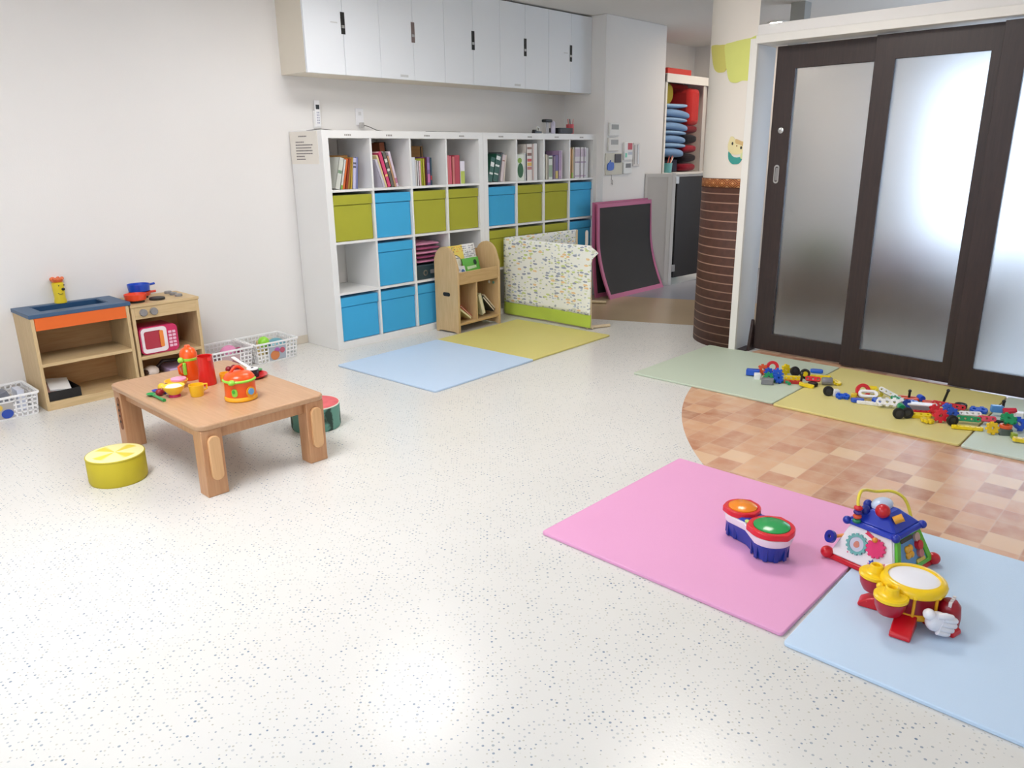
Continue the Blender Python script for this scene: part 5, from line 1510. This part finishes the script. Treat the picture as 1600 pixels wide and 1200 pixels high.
MB().ell((.024, .098, .016), .009, .009, .010, 14, 8, FW).build('gear_knob', plastic((240, 150, 50)), t)
onf(FW, 'red_arrow', [(-.016, .106), (.014, .096), (.014, .106), (-.012, .117), (-.010, .110)], .006, .010, (220, 40, 80))
onf(FW, 'blue_star', [((.012 if k % 2 == 0 else .006) * math.sin(2 * PI * k / 10) + .032, (.012 if k % 2 == 0 else .006) * math.cos(2 * PI * k / 10) + .024) for k in range(10)], .006, .010, (30, 60, 180))
onf(FW, 'coral_disc', circ(.014, 20, .064, .020), .006, .011, (236, 120, 90))
random.seed(5)
m_ = MB()
for k in range(22):
    x, y = random.uniform(-.09, .09), random.uniform(.006, .10)
    if abs(x) < (hb - .02) - .4 * y and (x + .03) ** 2 + (y - .062) ** 2 > .042 ** 2 and (x - .032) ** 2 + (y - .072) ** 2 > .036 ** 2:
        m_.prism(circ(.0028, 8, x, y), .006, .0068, FW)
m_.build('confetti_print', plastic((226, 120, 150)), t)
FG = face_mx(0)
MB().ring(trap(.002, .001, FL - .001), trap(.024, .014, FL - .014), 0, .010, FG).build('green_frame', plastic((96, 190, 50)), t, .002)
MB().prism(trap(.022, .010, FL - .012), 0, .004, FG).build('blue_panel', plastic((88, 150, 206)), t)
onf(FG, 'black_slot', rrect(.070, .012, .005, 4, -.022, .106), .010, .0125, (30, 40, 40))
for k, (x, y) in enumerate(((-.022, .052), (-.002, .052), (-.022, .072), (-.002, .072))):
    MB().ell((x, y, .006), .012, .012, .008, 14, 8, FG).build('yellow_petal', plastic((240, 176, 50)), t)
MB().cyl((.042, .070, .004), .015, .014, 20, FG).build('red_roller', plastic((206, 30, 46)), t)
MB().cyl((.040, .096, .006), .015, .008, 20, FG).build('beige_roller', plastic((196, 160, 150)), t)
MB().cyl((.045, .042, .004), .014, .010, 20, FG).build('pink_roller', plastic((196, 120, 120)), t)
onf(FG, 'yellow_strip', rrect(.05, .016, .004, 3, .045, .018), .004, .008, (226, 200, 70))
# roof
RB = (22, 54, 178)
MB().frustum(sq(ht + .020), zt - .002, sq(ht + .012), zt + .014).build('roof_edge', plastic(RB), t, .005)
MB().frustum(sq(ht + .008), zt + .014, [(-.035, -.026), (.035, -.026), (.035, .026), (-.035, .026)], zt + .055).build('blue_roof', plastic(RB), t, .006)
for sx in (-1, 1):
    for sy in (-1, 1):
        MB().ell((sx * (ht + .012), sy * (ht + .012), zt + .006), .014, .014, .014, 14, 10).build('roof_corner', plastic((20, 46, 160)), t)
MB().ell((.010, .020, zt + .058), .044, .030, .022, 22, 14).build('white_dome', plastic((196, 212, 238)), t)
MB().ell((-.046, -.012, zt + .064), .023, .023, .023, 22, 14).build('red_ball', plastic((196, 24, 36)), t)
MB().cyl((0, 0, 0), .013, .030, 18, T(-.036, -.046, zt + .040, 0, 60, -50)).build('yellow_peg', plastic((226, 160, 50)), t)
for x, y in ((-.045, .045), (.0, .062), (.06, .03)):
    MB().ell((x, y, zt + .045), .015, .015, .018, 14, 10).build('blue_knob', plastic((18, 44, 150)), t)
pts = []
P = [(-.082, .050, zt + .01), (-.082, .050, zt + .06), (-.078, .056, zt + .085), (-.05, .066, zt + .103), (-.01, .07, zt + .098), (.04, .060, zt + .082), (.085, .035, zt + .080), (.115, .01, zt + .062), (.125, -.01, zt + .03), (.118, -.03, zt - .01)]
for i in range(len(P) - 1):
    p0, p1, p2, p3 = (Vector(P[max(0, i - 1)]), Vector(P[i]), Vector(P[i + 1]), Vector(P[min(len(P) - 1, i + 2)]))
    for k in range(6):
        u = k / 6
        pts.append(.5 * (2 * p1 + (p2 - p0) * u + (2 * p0 - 5 * p1 + 4 * p2 - p3) * u * u + (3 * p1 - p0 - 3 * p2 + p3) * u ** 3))
MB().tube(pts, .0052, 12).build('yellow_wire', plastic((240, 220, 70)), t)
for k, (z, c) in enumerate(((.012, (30, 130, 90)), (.028, (226, 84, 40)), (.043, (60, 40, 130)), (.058, (206, 30, 40)))):
    MB().ell((-.082, .050, zt + z + .004), .014, .014, .009, 16, 10).build('bead', plastic(c), t)
# side dial on the far-left face and crank on the right face
o = MB().ring(circ(.021, 28), circ(.007, 28), 0, .012, T(-.110, .112, .075, 0, -70, -20)).build('blue_dial', plastic((26, 44, 150)), t)
MB().tube([(-.085, .085, .085), (-.108, .108, .076)], .006, 8).build('dial_axle', plastic((236, 150, 70)), t)
MB().ring(circ(.030, 28), circ(.020, 28), 0, .012, T(.118, .02, .05, 0, 62, 0)).build('teal_wheel', plastic((70, 150, 176)), t)
MB().cyl((0, 0, 0), .0195, .010, 24, T(.112, .02, .05, 0, 62, 0)).build('wheel_face', plastic((206, 226, 240)), t)
m_ = MB().ell((0, 0, 0), .022, .016, .018, 16, 10)
for k in range(3): m_.ell((.018, -.012 + .011 * k, .004), .014, .0065, .007, 12, 8)
m_.ell((-.006, -.018, .006), .011, .007, .007, 12, 8)
bmesh.ops.transform(m_.bm, matrix=T(.125, .02, .085, 0, -40, 30), verts=m_.bm.verts[:])
m_.build('white_glove_knob', plastic((236, 232, 236)), t)
MB().ell((.075, -.07, zt - .002), .014, .010, .014, 12, 8).build('teal_corner', plastic((60, 170, 170)), t)

# ================================================================== TOY DRUM
t = thing('toy_drum', 'yellow and red toy drum with two cups and white gloved hands', 'toy drum', (-.762, -4.003, MT), 0)
YD = (248, 206, 20); RDK = (150, 20, 40)
MB().lathe([(0, .022), (.060, .022), (.072, .030), (.077, .045), (.077, .108), (.070, .110)], seg=44).build('body', plastic(RDK), t)
MB().lathe([(.070, .024), (.078, .028), (.081, .038), (.079, .046), (.075, .048)], seg=44).build('lower_band', plastic((244, 178, 30)), t)
MB().lathe([(.078, .098), (.087, .100), (.090, .110), (.087, .120), (.078, .127), (.069, .127), (.068, .120)], seg=48).build('rim', plastic(YD), t)
MB().lathe([(.0685, .121), (.060, .1245), (0, .127)], seg=44).build('drum_head', plain('drum_head_white', (238, 238, 244), .35), t)
for a in (200, 247, 292, 340, 20, 65, 110, 155):
    x, y = .080 * math.cos(R(a)), .080 * math.sin(R(a))
    MB().tube([(x, y, .040), (x, y, .104)], .0042, 8).build('rod', plastic((246, 184, 36)), t)
    MB().ell((x * 1.06, y * 1.06, .105), .0075, .0075, .0075, 10, 8).build('stud', plastic(YD), t)
for (x, y) in ((-.012, .100), (-.108, .026)):
    m_ = MB().lathe([(0, .092), (.040, .092), (.046, .097), (.046, .105), (.041, .109), (.026, .109), (.022, .112), (.018, .130), (.014, .133), (.011, .130), (.010, .121), (0, .121)], (x, y, 0), 32)
    m_.build('cup_plate', plastic((250, 208, 24)), t)
    MB().lathe([(0, .045), (.030, .050), (.040, .070), (.043, .093), (0, .093)], (x, y, 0), 32).build('cup_drum', plastic((176, 22, 44)), t)
MB().ell((-.070, .068, .100), .011, .011, .011, 12, 8).build('stud', plastic(YD), t)
def foot(x, y, rz, l=.075, w=.052):
    m_ = MB().prism([(-.02, -.012), (l, -.012), (l + .004, -.006), (l, .004), (l * .55, .022), (l * .2, .030), (-.02, .034)], -w / 2, w / 2, T(x, y, .012, 90, 0, rz))
    f_ = m_.build('foot', plastic((206, 18, 34)), t, .004)
    m2 = MB()
    for k in (.28, .62): m2.box(l * k, l * k + .004, -w / 2 - .0005, w / 2 + .0005, .033 - .026 * k, .036 - .026 * k)
    bmesh.ops.transform(m2.bm, matrix=T(x, y, .004, 0, 0, rz), verts=m2.bm.verts[:])
    m2.build('tread_pattern', plastic((226, 60, 66)), f_)
foot(-.072, -.012, 186, .075, .055); foot(-.020, .070, 100, .06, .045); foot(-.005, -.065, 255, .07, .040); foot(.06, .03, 20, .05, .045)
# gloved hands
def glove(x, y, z, rz, rx=0, ry=0, s=1.0):
    m_ = MB().pillow((.004, 0, -.004), .026, .017, .026, .7)
    m_.ell((-.024, 0, .010), .014, .014, .014, 16, 10)
    for k, (z_, l_) in enumerate(((.013, .036), (.0, .040), (-.013, .038), (-.024, .032))):
        m_.tube([(.006, -.013, z_), (l_ * .75, -.015, z_), (l_ + .006, -.010, z_ - .001), (l_ + .007, .0, z_ - .002), (l_, .008, z_ - .002)], [.008, .0082, .008, .0075, .006], 10)
    m_.tube([(-.010, -.012, .016), (.004, -.019, .023), (.020, -.019, .024)], [.008, .0078, .006], 10)
    m_.ell((.020, -.019, .024), .006, .006, .006, 10, 8)
    bmesh.ops.transform(m_.bm, matrix=T(x, y, z, rx, ry, rz) @ Matrix.Scale(s, 4), verts=m_.bm.verts[:])
    m_.build('gloved_hand', plastic((238, 236, 240)), t)
glove(-.066, -.084, .054, -40, 0, 18, 1.15); glove(.070, .062, .07, 60)
# end bumper with white stripes
bp_ = MB().lathe([(0, .0), (.030, .002), (.032, .04), (.028, .075), (.018, .088), (0, .090)], (.004, -.100, .0), 24).build('red_end_block', plastic((160, 18, 36)), t)
m_ = MB()
for k in range(4): m_.box(-.024 + .013 * k, -.016 + .013 * k, -.004, .004, .07, .094, T(.004, -.104, 0))
m_.build('white_keys', plastic((240, 236, 236)), bp_)

# ================================================================== CONSTRUCTION BLOCKS
GBL = 'plastic construction blocks scattered on the mats'
B_ = (28, 84, 196); Y_ = (240, 212, 30); R_ = (214, 34, 48); G_ = (30, 148, 92); WH = (240, 240, 240); GR = (128, 128, 134); BK = (28, 28, 28); O_ = (228, 92, 48); PK = (224, 70, 96)
def gear_mesh(r, th, col, n=8, hole=.22):
    m_ = MB()
    pts = gear_pts(r, n, .24)
    m_.ring(pts, [(r * hole * math.cos(math.atan2(y, x)), r * hole * math.sin(math.atan2(y, x))) for x, y in pts], -th / 2, th / 2)
    return m_
def bar_mesh(n, cell, th):
    """perforated bar of n square cells"""
    m_ = MB()
    for k in range(n):
        cx = (k - (n - 1) / 2) * cell
        h = cell / 2
        out, inn = [], []
        for q in range(16):
            a = 2 * PI * q / 16
            c_, s_ = math.cos(a), math.sin(a)
            f = h / max(abs(c_), abs(s_))
            if (k == 0 and c_ < 0) or (k == n - 1 and c_ > 0): f = min(f, h * 1.08)
            out.append((cx + f * c_, f * s_)); inn.append((cx + h * .42 * c_, h * .42 * s_))
        m_.ring(out, inn, -th / 2, th / 2)
    return m_
def toothed_bar(n, cell, th):
    m_ = bar_mesh(n, cell, th)
    for k in range(n):
        cx = (k - (n - 1) / 2) * cell
        for s_ in (-1, 1):
            m_.box(cx - cell * .22, cx + cell * .22, min(s_ * cell * .49, s_ * cell * .72), max(s_ * cell * .49, s_ * cell * .72), -th / 2, th / 2)
    return m_
def wheel(o_name, label, x, y, z, rx, rz, r=.027, w=.02, hub=None):
    t = thing('wheel_block', label, 'toy wheel', (x, y, z), rz, GBL, rx)
    MB().lathe([(r * .55, -w / 2), (r * .9, -w / 2), (r, -w * .3), (r, w * .3), (r * .9, w / 2), (r * .55, w / 2), (r * .5, w * .2), (r * .5, -w * .2), (r * .55, -w / 2)], seg=28).build('tyre', M['rubber'], t)
    MB().lathe([(0, -w * .3), (r * .56, -w * .35), (r * .56, w * .35), (r * .2, w * .42), (0, w * .42)], seg=20).build('hub', plastic(hub or (44, 44, 46)), t)
def piece(kind, col, x, y, z, rz, label, rx=0, ry=0, s=1.0):
    z += MT
    if kind == 'gear': o = gear_mesh(.034 * s, .015, col).build('toy_gear', plastic(col), None, .0015); cat = 'toy gear'
    elif kind == 'bar': o = bar_mesh(4, .026 * s, .018).build('toy_bar', plastic(col), None, .0015); cat = 'toy block'
    elif kind == 'bar3': o = bar_mesh(3, .028 * s, .018).build('toy_bar', plastic(col), None, .0015); cat = 'toy block'
    elif kind == 'long': o = bar_mesh(6, .024 * s, .016).build('toy_bar', plastic(col), None, .0015); cat = 'toy block'
    elif kind == 'tooth': o = toothed_bar(4, .032 * s, .016).build('toy_rack', plastic(col), None, .0015); cat = 'toy block'
    elif kind == 'tooth2': o = toothed_bar(2, .036 * s, .016).build('toy_rack', plastic(col), None, .0015); cat = 'toy block'
    elif kind == 'brick': o = MB().box(-.034 * s, .034 * s, -.018 * s, .018 * s, -.018, .018).build('toy_brick', plastic(col), None, .004); cat = 'toy block'
    elif kind == 'cube': o = MB().box(-.018 * s, .018 * s, -.018 * s, .018 * s, -.018 * s, .018 * s).build('toy_brick', plastic(col), None, .004); cat = 'toy block'
    elif kind == 'ring': o = MB().ring(circ(.036 * s, 28), circ(.019 * s, 28), -.008, .008).build('toy_ring', plastic(col), None, .002); cat = 'toy ring'
    elif kind == 'oval': o = MB().ring(rrect(.10 * s, .05 * s, .0245 * s, 6), rrect(.07 * s, .02 * s, .0098 * s, 6), -.007, .007).build('toy_link', plastic(col), None, .002); cat = 'toy block'
    elif kind == 'plate': o = MB().prism(rrect(.075 * s, .045 * s, .02 * s, 6), -.009, .009).build('toy_plate', plastic(col), None, .003); cat = 'toy block'
    elif kind == 'rod': o = MB().cyl((0, 0, -.065 * s), .008, .13 * s, 14, T(0, 0, 0, 0, 90)).build('toy_rod', plastic(col)); cat = 'toy rod'
    elif kind == 'can': o = MB().lathe([(0, -.028 * s), (.02 * s, -.028 * s), (.022 * s, -.024 * s), (.022 * s, .024 * s), (.02 * s, .028 * s), (0, .028 * s)], seg=22, Mx=T(0, 0, 0, 0, 90)).build('toy_drum_block', plastic(col)); cat = 'toy block'
    elif kind == 'peg': o = MB().cyl((0, 0, -.03 * s), .0065, .06 * s, 12).ell((0, 0, .03 * s), .009, .009, .009, 12, 8).build('toy_peg', plastic(col)); cat = 'toy peg'
    elif kind == 'curve': o = MB().tube([(.055 * math.cos(R(a)), .055 * math.sin(R(a)), 0) for a in range(0, 121, 12)], .009, 10).build('toy_curve', plastic(col)); cat = 'toy block'
    elif kind == 'cone': o = MB().lathe([(0, -.03), (.02, -.03), (.022, -.02), (.012, .03), (0, .03)], seg=20, Mx=T(0, 0, 0, 0, 90)).build('toy_cone', plastic(col)); cat = 'toy block'
    o.matrix_world = T(x, y, z, rx, ry, rz)
    return tag(o, label, cat, GBL)
# heap on the green mat
piece('brick', B_, 1.275, -2.508, .022, -70, 'plain blue bar at the column end of the blocks on the green mat', 0, 0, 1.15)
piece('cube', WH, 1.222, -2.562, .018, -60, 'white small brick in front of the plain blue bar', 0, 0, 1.05)
piece('gear', O_, 1.330, -2.545, .034, -35, 'orange red gear behind the white small brick', 70)
piece('gear', (36, 90, 200), 1.310, -2.590, .030, -40, 'small blue gear standing beside the orange red gear', 75, 0, .85)
piece('cube', (206, 220, 70), 1.235, -2.605, .012, 10, 'lime tiny cube between white brick and green gear', 0, 0, .7)
piece('brick', GR, 1.160, -2.655, .019, -65, 'grey ribbed motor block nearest the mat front', 0, 0, 1.0)
piece('gear', G_, 1.205, -2.640, .030, -50, 'green gear leaning on the grey motor block', 60, 0, .95)
piece('curve', G_, 1.195, -2.715, .010, -60, 'green curved rod beside the grey motor block')
piece('gear', (36, 96, 220), 1.290, -2.655, .036, -52, 'bright blue gear standing upright before the red ring', 80, 0, 1.05)
piece('gear', B_, 1.225, -2.690, .030, -20, 'darker blue gear leaning against the bright blue gear', 55)
piece('ring', R_, 1.405, -2.570, .038, -50, 'red ring standing at the back of the green mat heap', 80, 0, 1.05)
piece('gear', Y_, 1.405, -2.655, .038, -25, 'yellow gear standing beside the black tilted wheel', 82, 0, 1.0)
wheel('w', 'black wheel tilted between yellow gear and yellow hub wheel', 1.425, -2.705, MT + .031, 65, -35, .030, .022)
wheel('w', 'black wheel with a yellow hub, right of the black tilted wheel', 1.415, -2.770, MT + .030, 85, -52, .030, .02, Y_)
piece('bar', Y_, 1.300, -2.750, .026, -62, 'yellow bar lying over a red bar in front of the wheels', 90)
piece('bar', (190, 40, 40), 1.272, -2.760, .0095, -62, 'red bar under the yellow bar')
piece('peg', BK, 1.295, -2.800, .034, 0, 'black peg standing at the end of the yellow bar')
piece('bar3', Y_, 1.252, -2.850, .012, -75, 'yellow perforated bar pointing to the camera, right end of heap', 0, 8)
piece('bar3', R_, 1.340, -2.850, .030, -70, 'red bar leaning between black wheel and grey can', 60)
wheel('w', 'black wheel lying flat under the red bar', 1.298, -2.868, MT + .012, 0, 0, .028, .02)
piece('plate', (30, 96, 206), 1.590, -2.772, .010, -70, 'blue oval plate alone near the door threshold')
piece('long', Y_, 1.490, -2.835, .009, -62, 'thin yellow bar lying flat behind the red bar', 0, 0, .8)
piece('can', GR, 1.372, -2.920, .024, -60, 'grey can shaped block beside the red bar', 0, 0, 1.0)
piece('gear', Y_, 1.415, -2.960, .014, 0, 'yellow gear at the mustard end of the heap, by the grey can', 20, 0, .85)
# heap on the yellow mat
wheel('w', 'black wheel standing alone at the start of the long row', 1.175, -3.005, MT + .027, 80, -55, .028, .02)
piece('cube', WH, 1.200, -3.036, .018, -45, 'white cube beside the lone black wheel')
piece('tooth2', (24, 88, 210), 1.180, -3.083, .012, -60, 'blue toothed plate next to the white cube', 12)
piece('cube', (226, 190, 40), 1.225, -3.128, .014, 10, 'small mustard cube between two blue pieces', 0, 0, .8)
piece('plate', (30, 84, 200), 1.165, -3.168, .011, -55, 'blue rounded plate in front of the red ring', 0, 0, .9)
piece('ring', R_, 1.275, -3.155, .036, -50, 'red ring standing at the back of the mustard mat row', 68, 0, 1.1)
piece('oval', WH, 1.240, -3.195, .034, -62, 'white oval link leaning on the red ring', 35)
piece('can', Y_, 1.330, -3.185, .040, -60, 'yellow can raised behind the white oval link', 0, 0, .8)
piece('ring', (220, 206, 60), 1.290, -3.232, .034, -40, 'yellow ring standing beside the white oval link', 70, 0, .75)
piece('long', WH, 1.160, -3.235, .009, -72, 'white bar lying flat in front of the blue plates', 0, 0, .9)
piece('gear', B_, 1.200, -3.262, .018, -20, 'blue gear under the white toothed rack', 12, 0, .95)
piece('bar', WH, 1.310, -3.275, .040, -70, 'white perforated bar tipped up behind the toothed rack', 60, 25)
piece('tooth', WH, 1.178, -3.332, .030, -62, 'white toothed rack, largest white piece', 50, 0, 1.1)
piece('gear', G_, 1.300, -3.330, .018, 0, 'green gear lying behind the white toothed rack', 10, 0, 1.05)
wheel('w', 'front black wheel of the pair before the grey box', 1.030, -3.418, MT + .027, 82, -60, .028, .02)
wheel('w', 'rear black wheel with the green axle', 1.068, -3.448, MT + .027, 82, -60, .028, .02)
piece('can', G_, 1.105, -3.405, .040, 30, 'green axle block behind the pair of black wheels', 0, 0, .8)
piece('oval', O_, 1.375, -3.362, .012, -70, 'orange oval link lying at the back', 0, 0, 1.1)
piece('peg', BK, 1.372, -3.366, .034, 0, 'black peg standing in the orange oval link', 0, 0, .7)
piece('gear', B_, 1.310, -3.405, .014, 20, 'blue gear right of the orange oval link', 5, 0, .9)
piece('can', (30, 84, 206), 1.400, -3.418, .020, 40, 'blue cap shaped can at the back of the row', 0, 0, .75)
piece('oval', O_, 1.385, -3.470, .009, -60, 'second orange link lying flat behind the white rod', 0, 0, .8)
piece('gear', (24, 60, 150), 1.180, -3.415, .036, -30, 'dark blue gear above the green axle block', 50, 0, .85)
t = thing('toy_box_block', 'clear grey box block with a white lid in the row', 'toy block', (1.215, -3.470, MT + .001), -65, GBL)
MB().box(-.060, .060, -.022, .022, .0, .036).build('body', plastic((150, 158, 160), .2), t, .004)
MB().box(-.068, .075, -.024, .024, .036, .044).build('lid', plastic((240, 240, 240)), t, .002)
piece('bar', (200, 30, 40), 1.170, -3.470, .009, -62, 'red bar peeping out under the grey box', 0, 0, 1.0)
piece('long', R_, 1.305, -3.575, .036, -66, 'long red bar sloping right of the grey box', 70, 6, 1.1)
piece('peg', BK, 1.400, -3.535, .050, 0, 'tall black peg standing behind the long red bar', 12, 0, 1.25)
wheel('w', 'black wheel lying flat behind the long red bar', 1.395, -3.612, MT + .018, 0, 0, .030, .024)
piece('bar3', Y_, 1.115, -3.500, .012, -60, 'yellow perforated link in front of the red bar', 14, 0, 1.15)
piece('gear', (236, 206, 30), 1.060, -3.545, .012, 10, 'yellow gear lying flat at the front', 8, 0, .95)
piece('gear', R_, 1.185, -3.545, .030, -40, 'red gear leaning behind the front red gear', 60)
piece('gear', (220, 36, 52), 1.105, -3.590, .036, -58, 'red gear standing upright facing the room', 75, 0, 1.1)
piece('gear', (52, 96, 210), 1.240, -3.590, .034, -30, 'blue gear behind the upright red gear', 60, 0, 1.0)
piece('gear', B_, 1.180, -3.625, .036, -50, 'blue gear right of the upright red gear', 70, 0, .9)
wheel('w', 'black wheel beside the upright red gear', 1.095, -3.648, MT + .026, 80, -50, .027, .02)
piece('bar', G_, 1.170, -3.700, .026, -66, 'green perforated bar in front of the white tapered bar', 70, 0, 1.05)
piece('bar', WH, 1.235, -3.690, .032, -60, 'white bar lying behind the green one', 40)
piece('tooth2', (28, 88, 206), 1.400, -3.695, .012, -62, 'blue toothed plate alone by the mat joint', 10, 0, 1.15)
piece('long', (244, 216, 30), 1.075, -3.720, .010, -66, 'long yellow bar across the joint of two mats', 0, 0, .95)
piece('bar3', PK, 1.215, -3.768, .030, -62, 'pinkish red perforated bar beside the green bar', 60)
piece('gear', (240, 200, 30), 1.085, -3.822, .030, -45, 'yellow gear standing at the end of the long yellow bar', 68, 0, .95)
piece('brick', (90, 100, 96), 1.115, -3.872, .014, -60, 'grey green brick under the green gear', 0, 0, .8)
piece('ring', O_, 1.125, -3.868, .040, -60, 'orange ring between the green gear and the grey brick', 0, 0, .75)
piece('gear', G_, 1.165, -3.868, .066, -50, 'green gear on top of the pile at the picture edge', 32, 0, 1.1)
piece('brick', (90, 150, 214), 1.390, -3.775, .040, -65, 'light blue block on the black frame piece', 0, 0, .8)
piece('peg', BK, 1.425, -3.795, .060, 0, 'black knob peg beside the light blue block', 0, 0, .5)
piece('cone', (206, 40, 64), 1.400, -3.830, .036, -60, 'red cone lying behind the green gear', 0, -15)
piece('cube', WH, 1.420, -3.872, .018, 0, 'white cube next to the red cone')
piece('curve', BK, 1.320, -3.800, .012, 140, 'black curved frame under the light blue block')
wheel('w', 'black tyre lying behind the topmost green gear', 1.310, -3.855, MT + .012, 0, 0, .032, .022)
piece('tooth2', (28, 84, 206), 1.235, -3.925, .034, -55, 'big blue toothed plate at the picture edge', 55, 0, 1.35)
piece('gear', (60, 110, 220), 1.330, -3.945, .02, 0, 'blue gear behind the big blue toothed plate', 20, 0, 1.0)
piece('cube', (150, 170, 60), 1.090, -3.912, .014, 20, 'olive small cube by the grey green brick', 0, 0, .75)
piece('bar3', (236, 206, 40), 1.050, -3.955, .012, -62, 'yellow perforated link cut by the picture edge', 0, 6)

# ================================================================== LIGHTS
def ceiling_light(label, x, y, w, d, strength, col=(255, 251, 246)):
    t = thing('ceiling_light', label, 'ceiling light', (x, y, H), 0, 'ceiling lights')
    MB().ring(rrect(w + .06, d + .06, .03, 4), rrect(w, d, .02, 4), -.06, -.0005).build('frame', M['trim'], t)
    MB().prism(rrect(w - .002, d - .002, .02, 4), -.052, -.044).build('diffuser', emit('lamp_%s' % label[:12], col, strength), t)
ceiling_light('ceiling light panel near the overhead cabinets', -.1, -.9, .75, .5, 4.4, (253, 250, 250))
ceiling_light('ceiling light panel over the camera side of the room', -2.35, -1.9, .9, .9, 6.6, (252, 250, 253))
ceiling_light('ceiling light panel over the tile floor', .4, -2.75, .7, .7, 5.2, (255, 249, 242))  # unseen panel, added as fill light for the back right of the room
ceiling_light('ceiling light panel at the rear of the room', -1.2, -6.2, .9, .9, 1.0)
t = thing('downlight', 'small round recessed downlight over the passage', 'ceiling light', (4.55, -.93, H))
MB().ring(circ(.09, 32), circ(.066, 32), -.012, -.0005).build('ring', M['trim'], t)
MB().cyl((0, 0, -.008), .0655, .006, 32).build('lamp_face', emit('downlight_glow', (255, 234, 210), 120), t)
t = thing('downlight', 'added round downlight hidden behind the column, for the gate glow', 'ceiling light', (5.05, -.38, H))  # unseen lamp, added to brighten the area behind the gate
MB().ring(circ(.09, 32), circ(.066, 32), -.012, -.0005).build('ring', M['trim'], t)
MB().cyl((0, 0, -.008), .0655, .006, 32).build('lamp_face', emit('gate_fill_glow', (255, 238, 222), 24), t)

w = bpy.data.worlds.new('world'); sc.world = w; w.use_nodes = True
w.node_tree.nodes['Background'].inputs[0].default_value = (.8, .88, 1, 1)
w.node_tree.nodes['Background'].inputs[1].default_value = .6

# ================================================================== CAMERA
cam = bpy.data.cameras.new('camera'); co = bpy.data.objects.new('camera', cam); COL.objects.link(co)
yaw, pitch, roll = .8143, .2941, .0121
fw = Vector((math.sin(yaw) * math.cos(pitch), math.cos(yaw) * math.cos(pitch), -math.sin(pitch)))
rt = Vector((math.cos(yaw), -math.sin(yaw), 0)); dn = fw.cross(rt)
r2 = math.cos(roll) * rt + math.sin(roll) * dn; d2 = -math.sin(roll) * rt + math.cos(roll) * dn
mw = Matrix((r2, -d2, -fw)).transposed().to_4x4()
mw.translation = Vector((-2.9692, -4.4927, 1.3257))
co.matrix_world = mw
cam.sensor_width = 36; cam.lens = 36 * 1187.28 / 1600; cam.clip_start = .02
sc.camera = co
vs = sc.view_settings
sc.display_settings.display_device = 'sRGB'
vs.view_transform = 'Standard'; vs.look = 'None'; vs.gamma = 1; vs.use_curve_mapping = False
vs.exposure = 1.66
cy = sc.cycles
cy.use_denoising = True
cy.max_bounces = 10; cy.diffuse_bounces = 5; cy.glossy_bounces = 4; cy.transmission_bounces = 8
cy.sample_clamp_indirect = 6
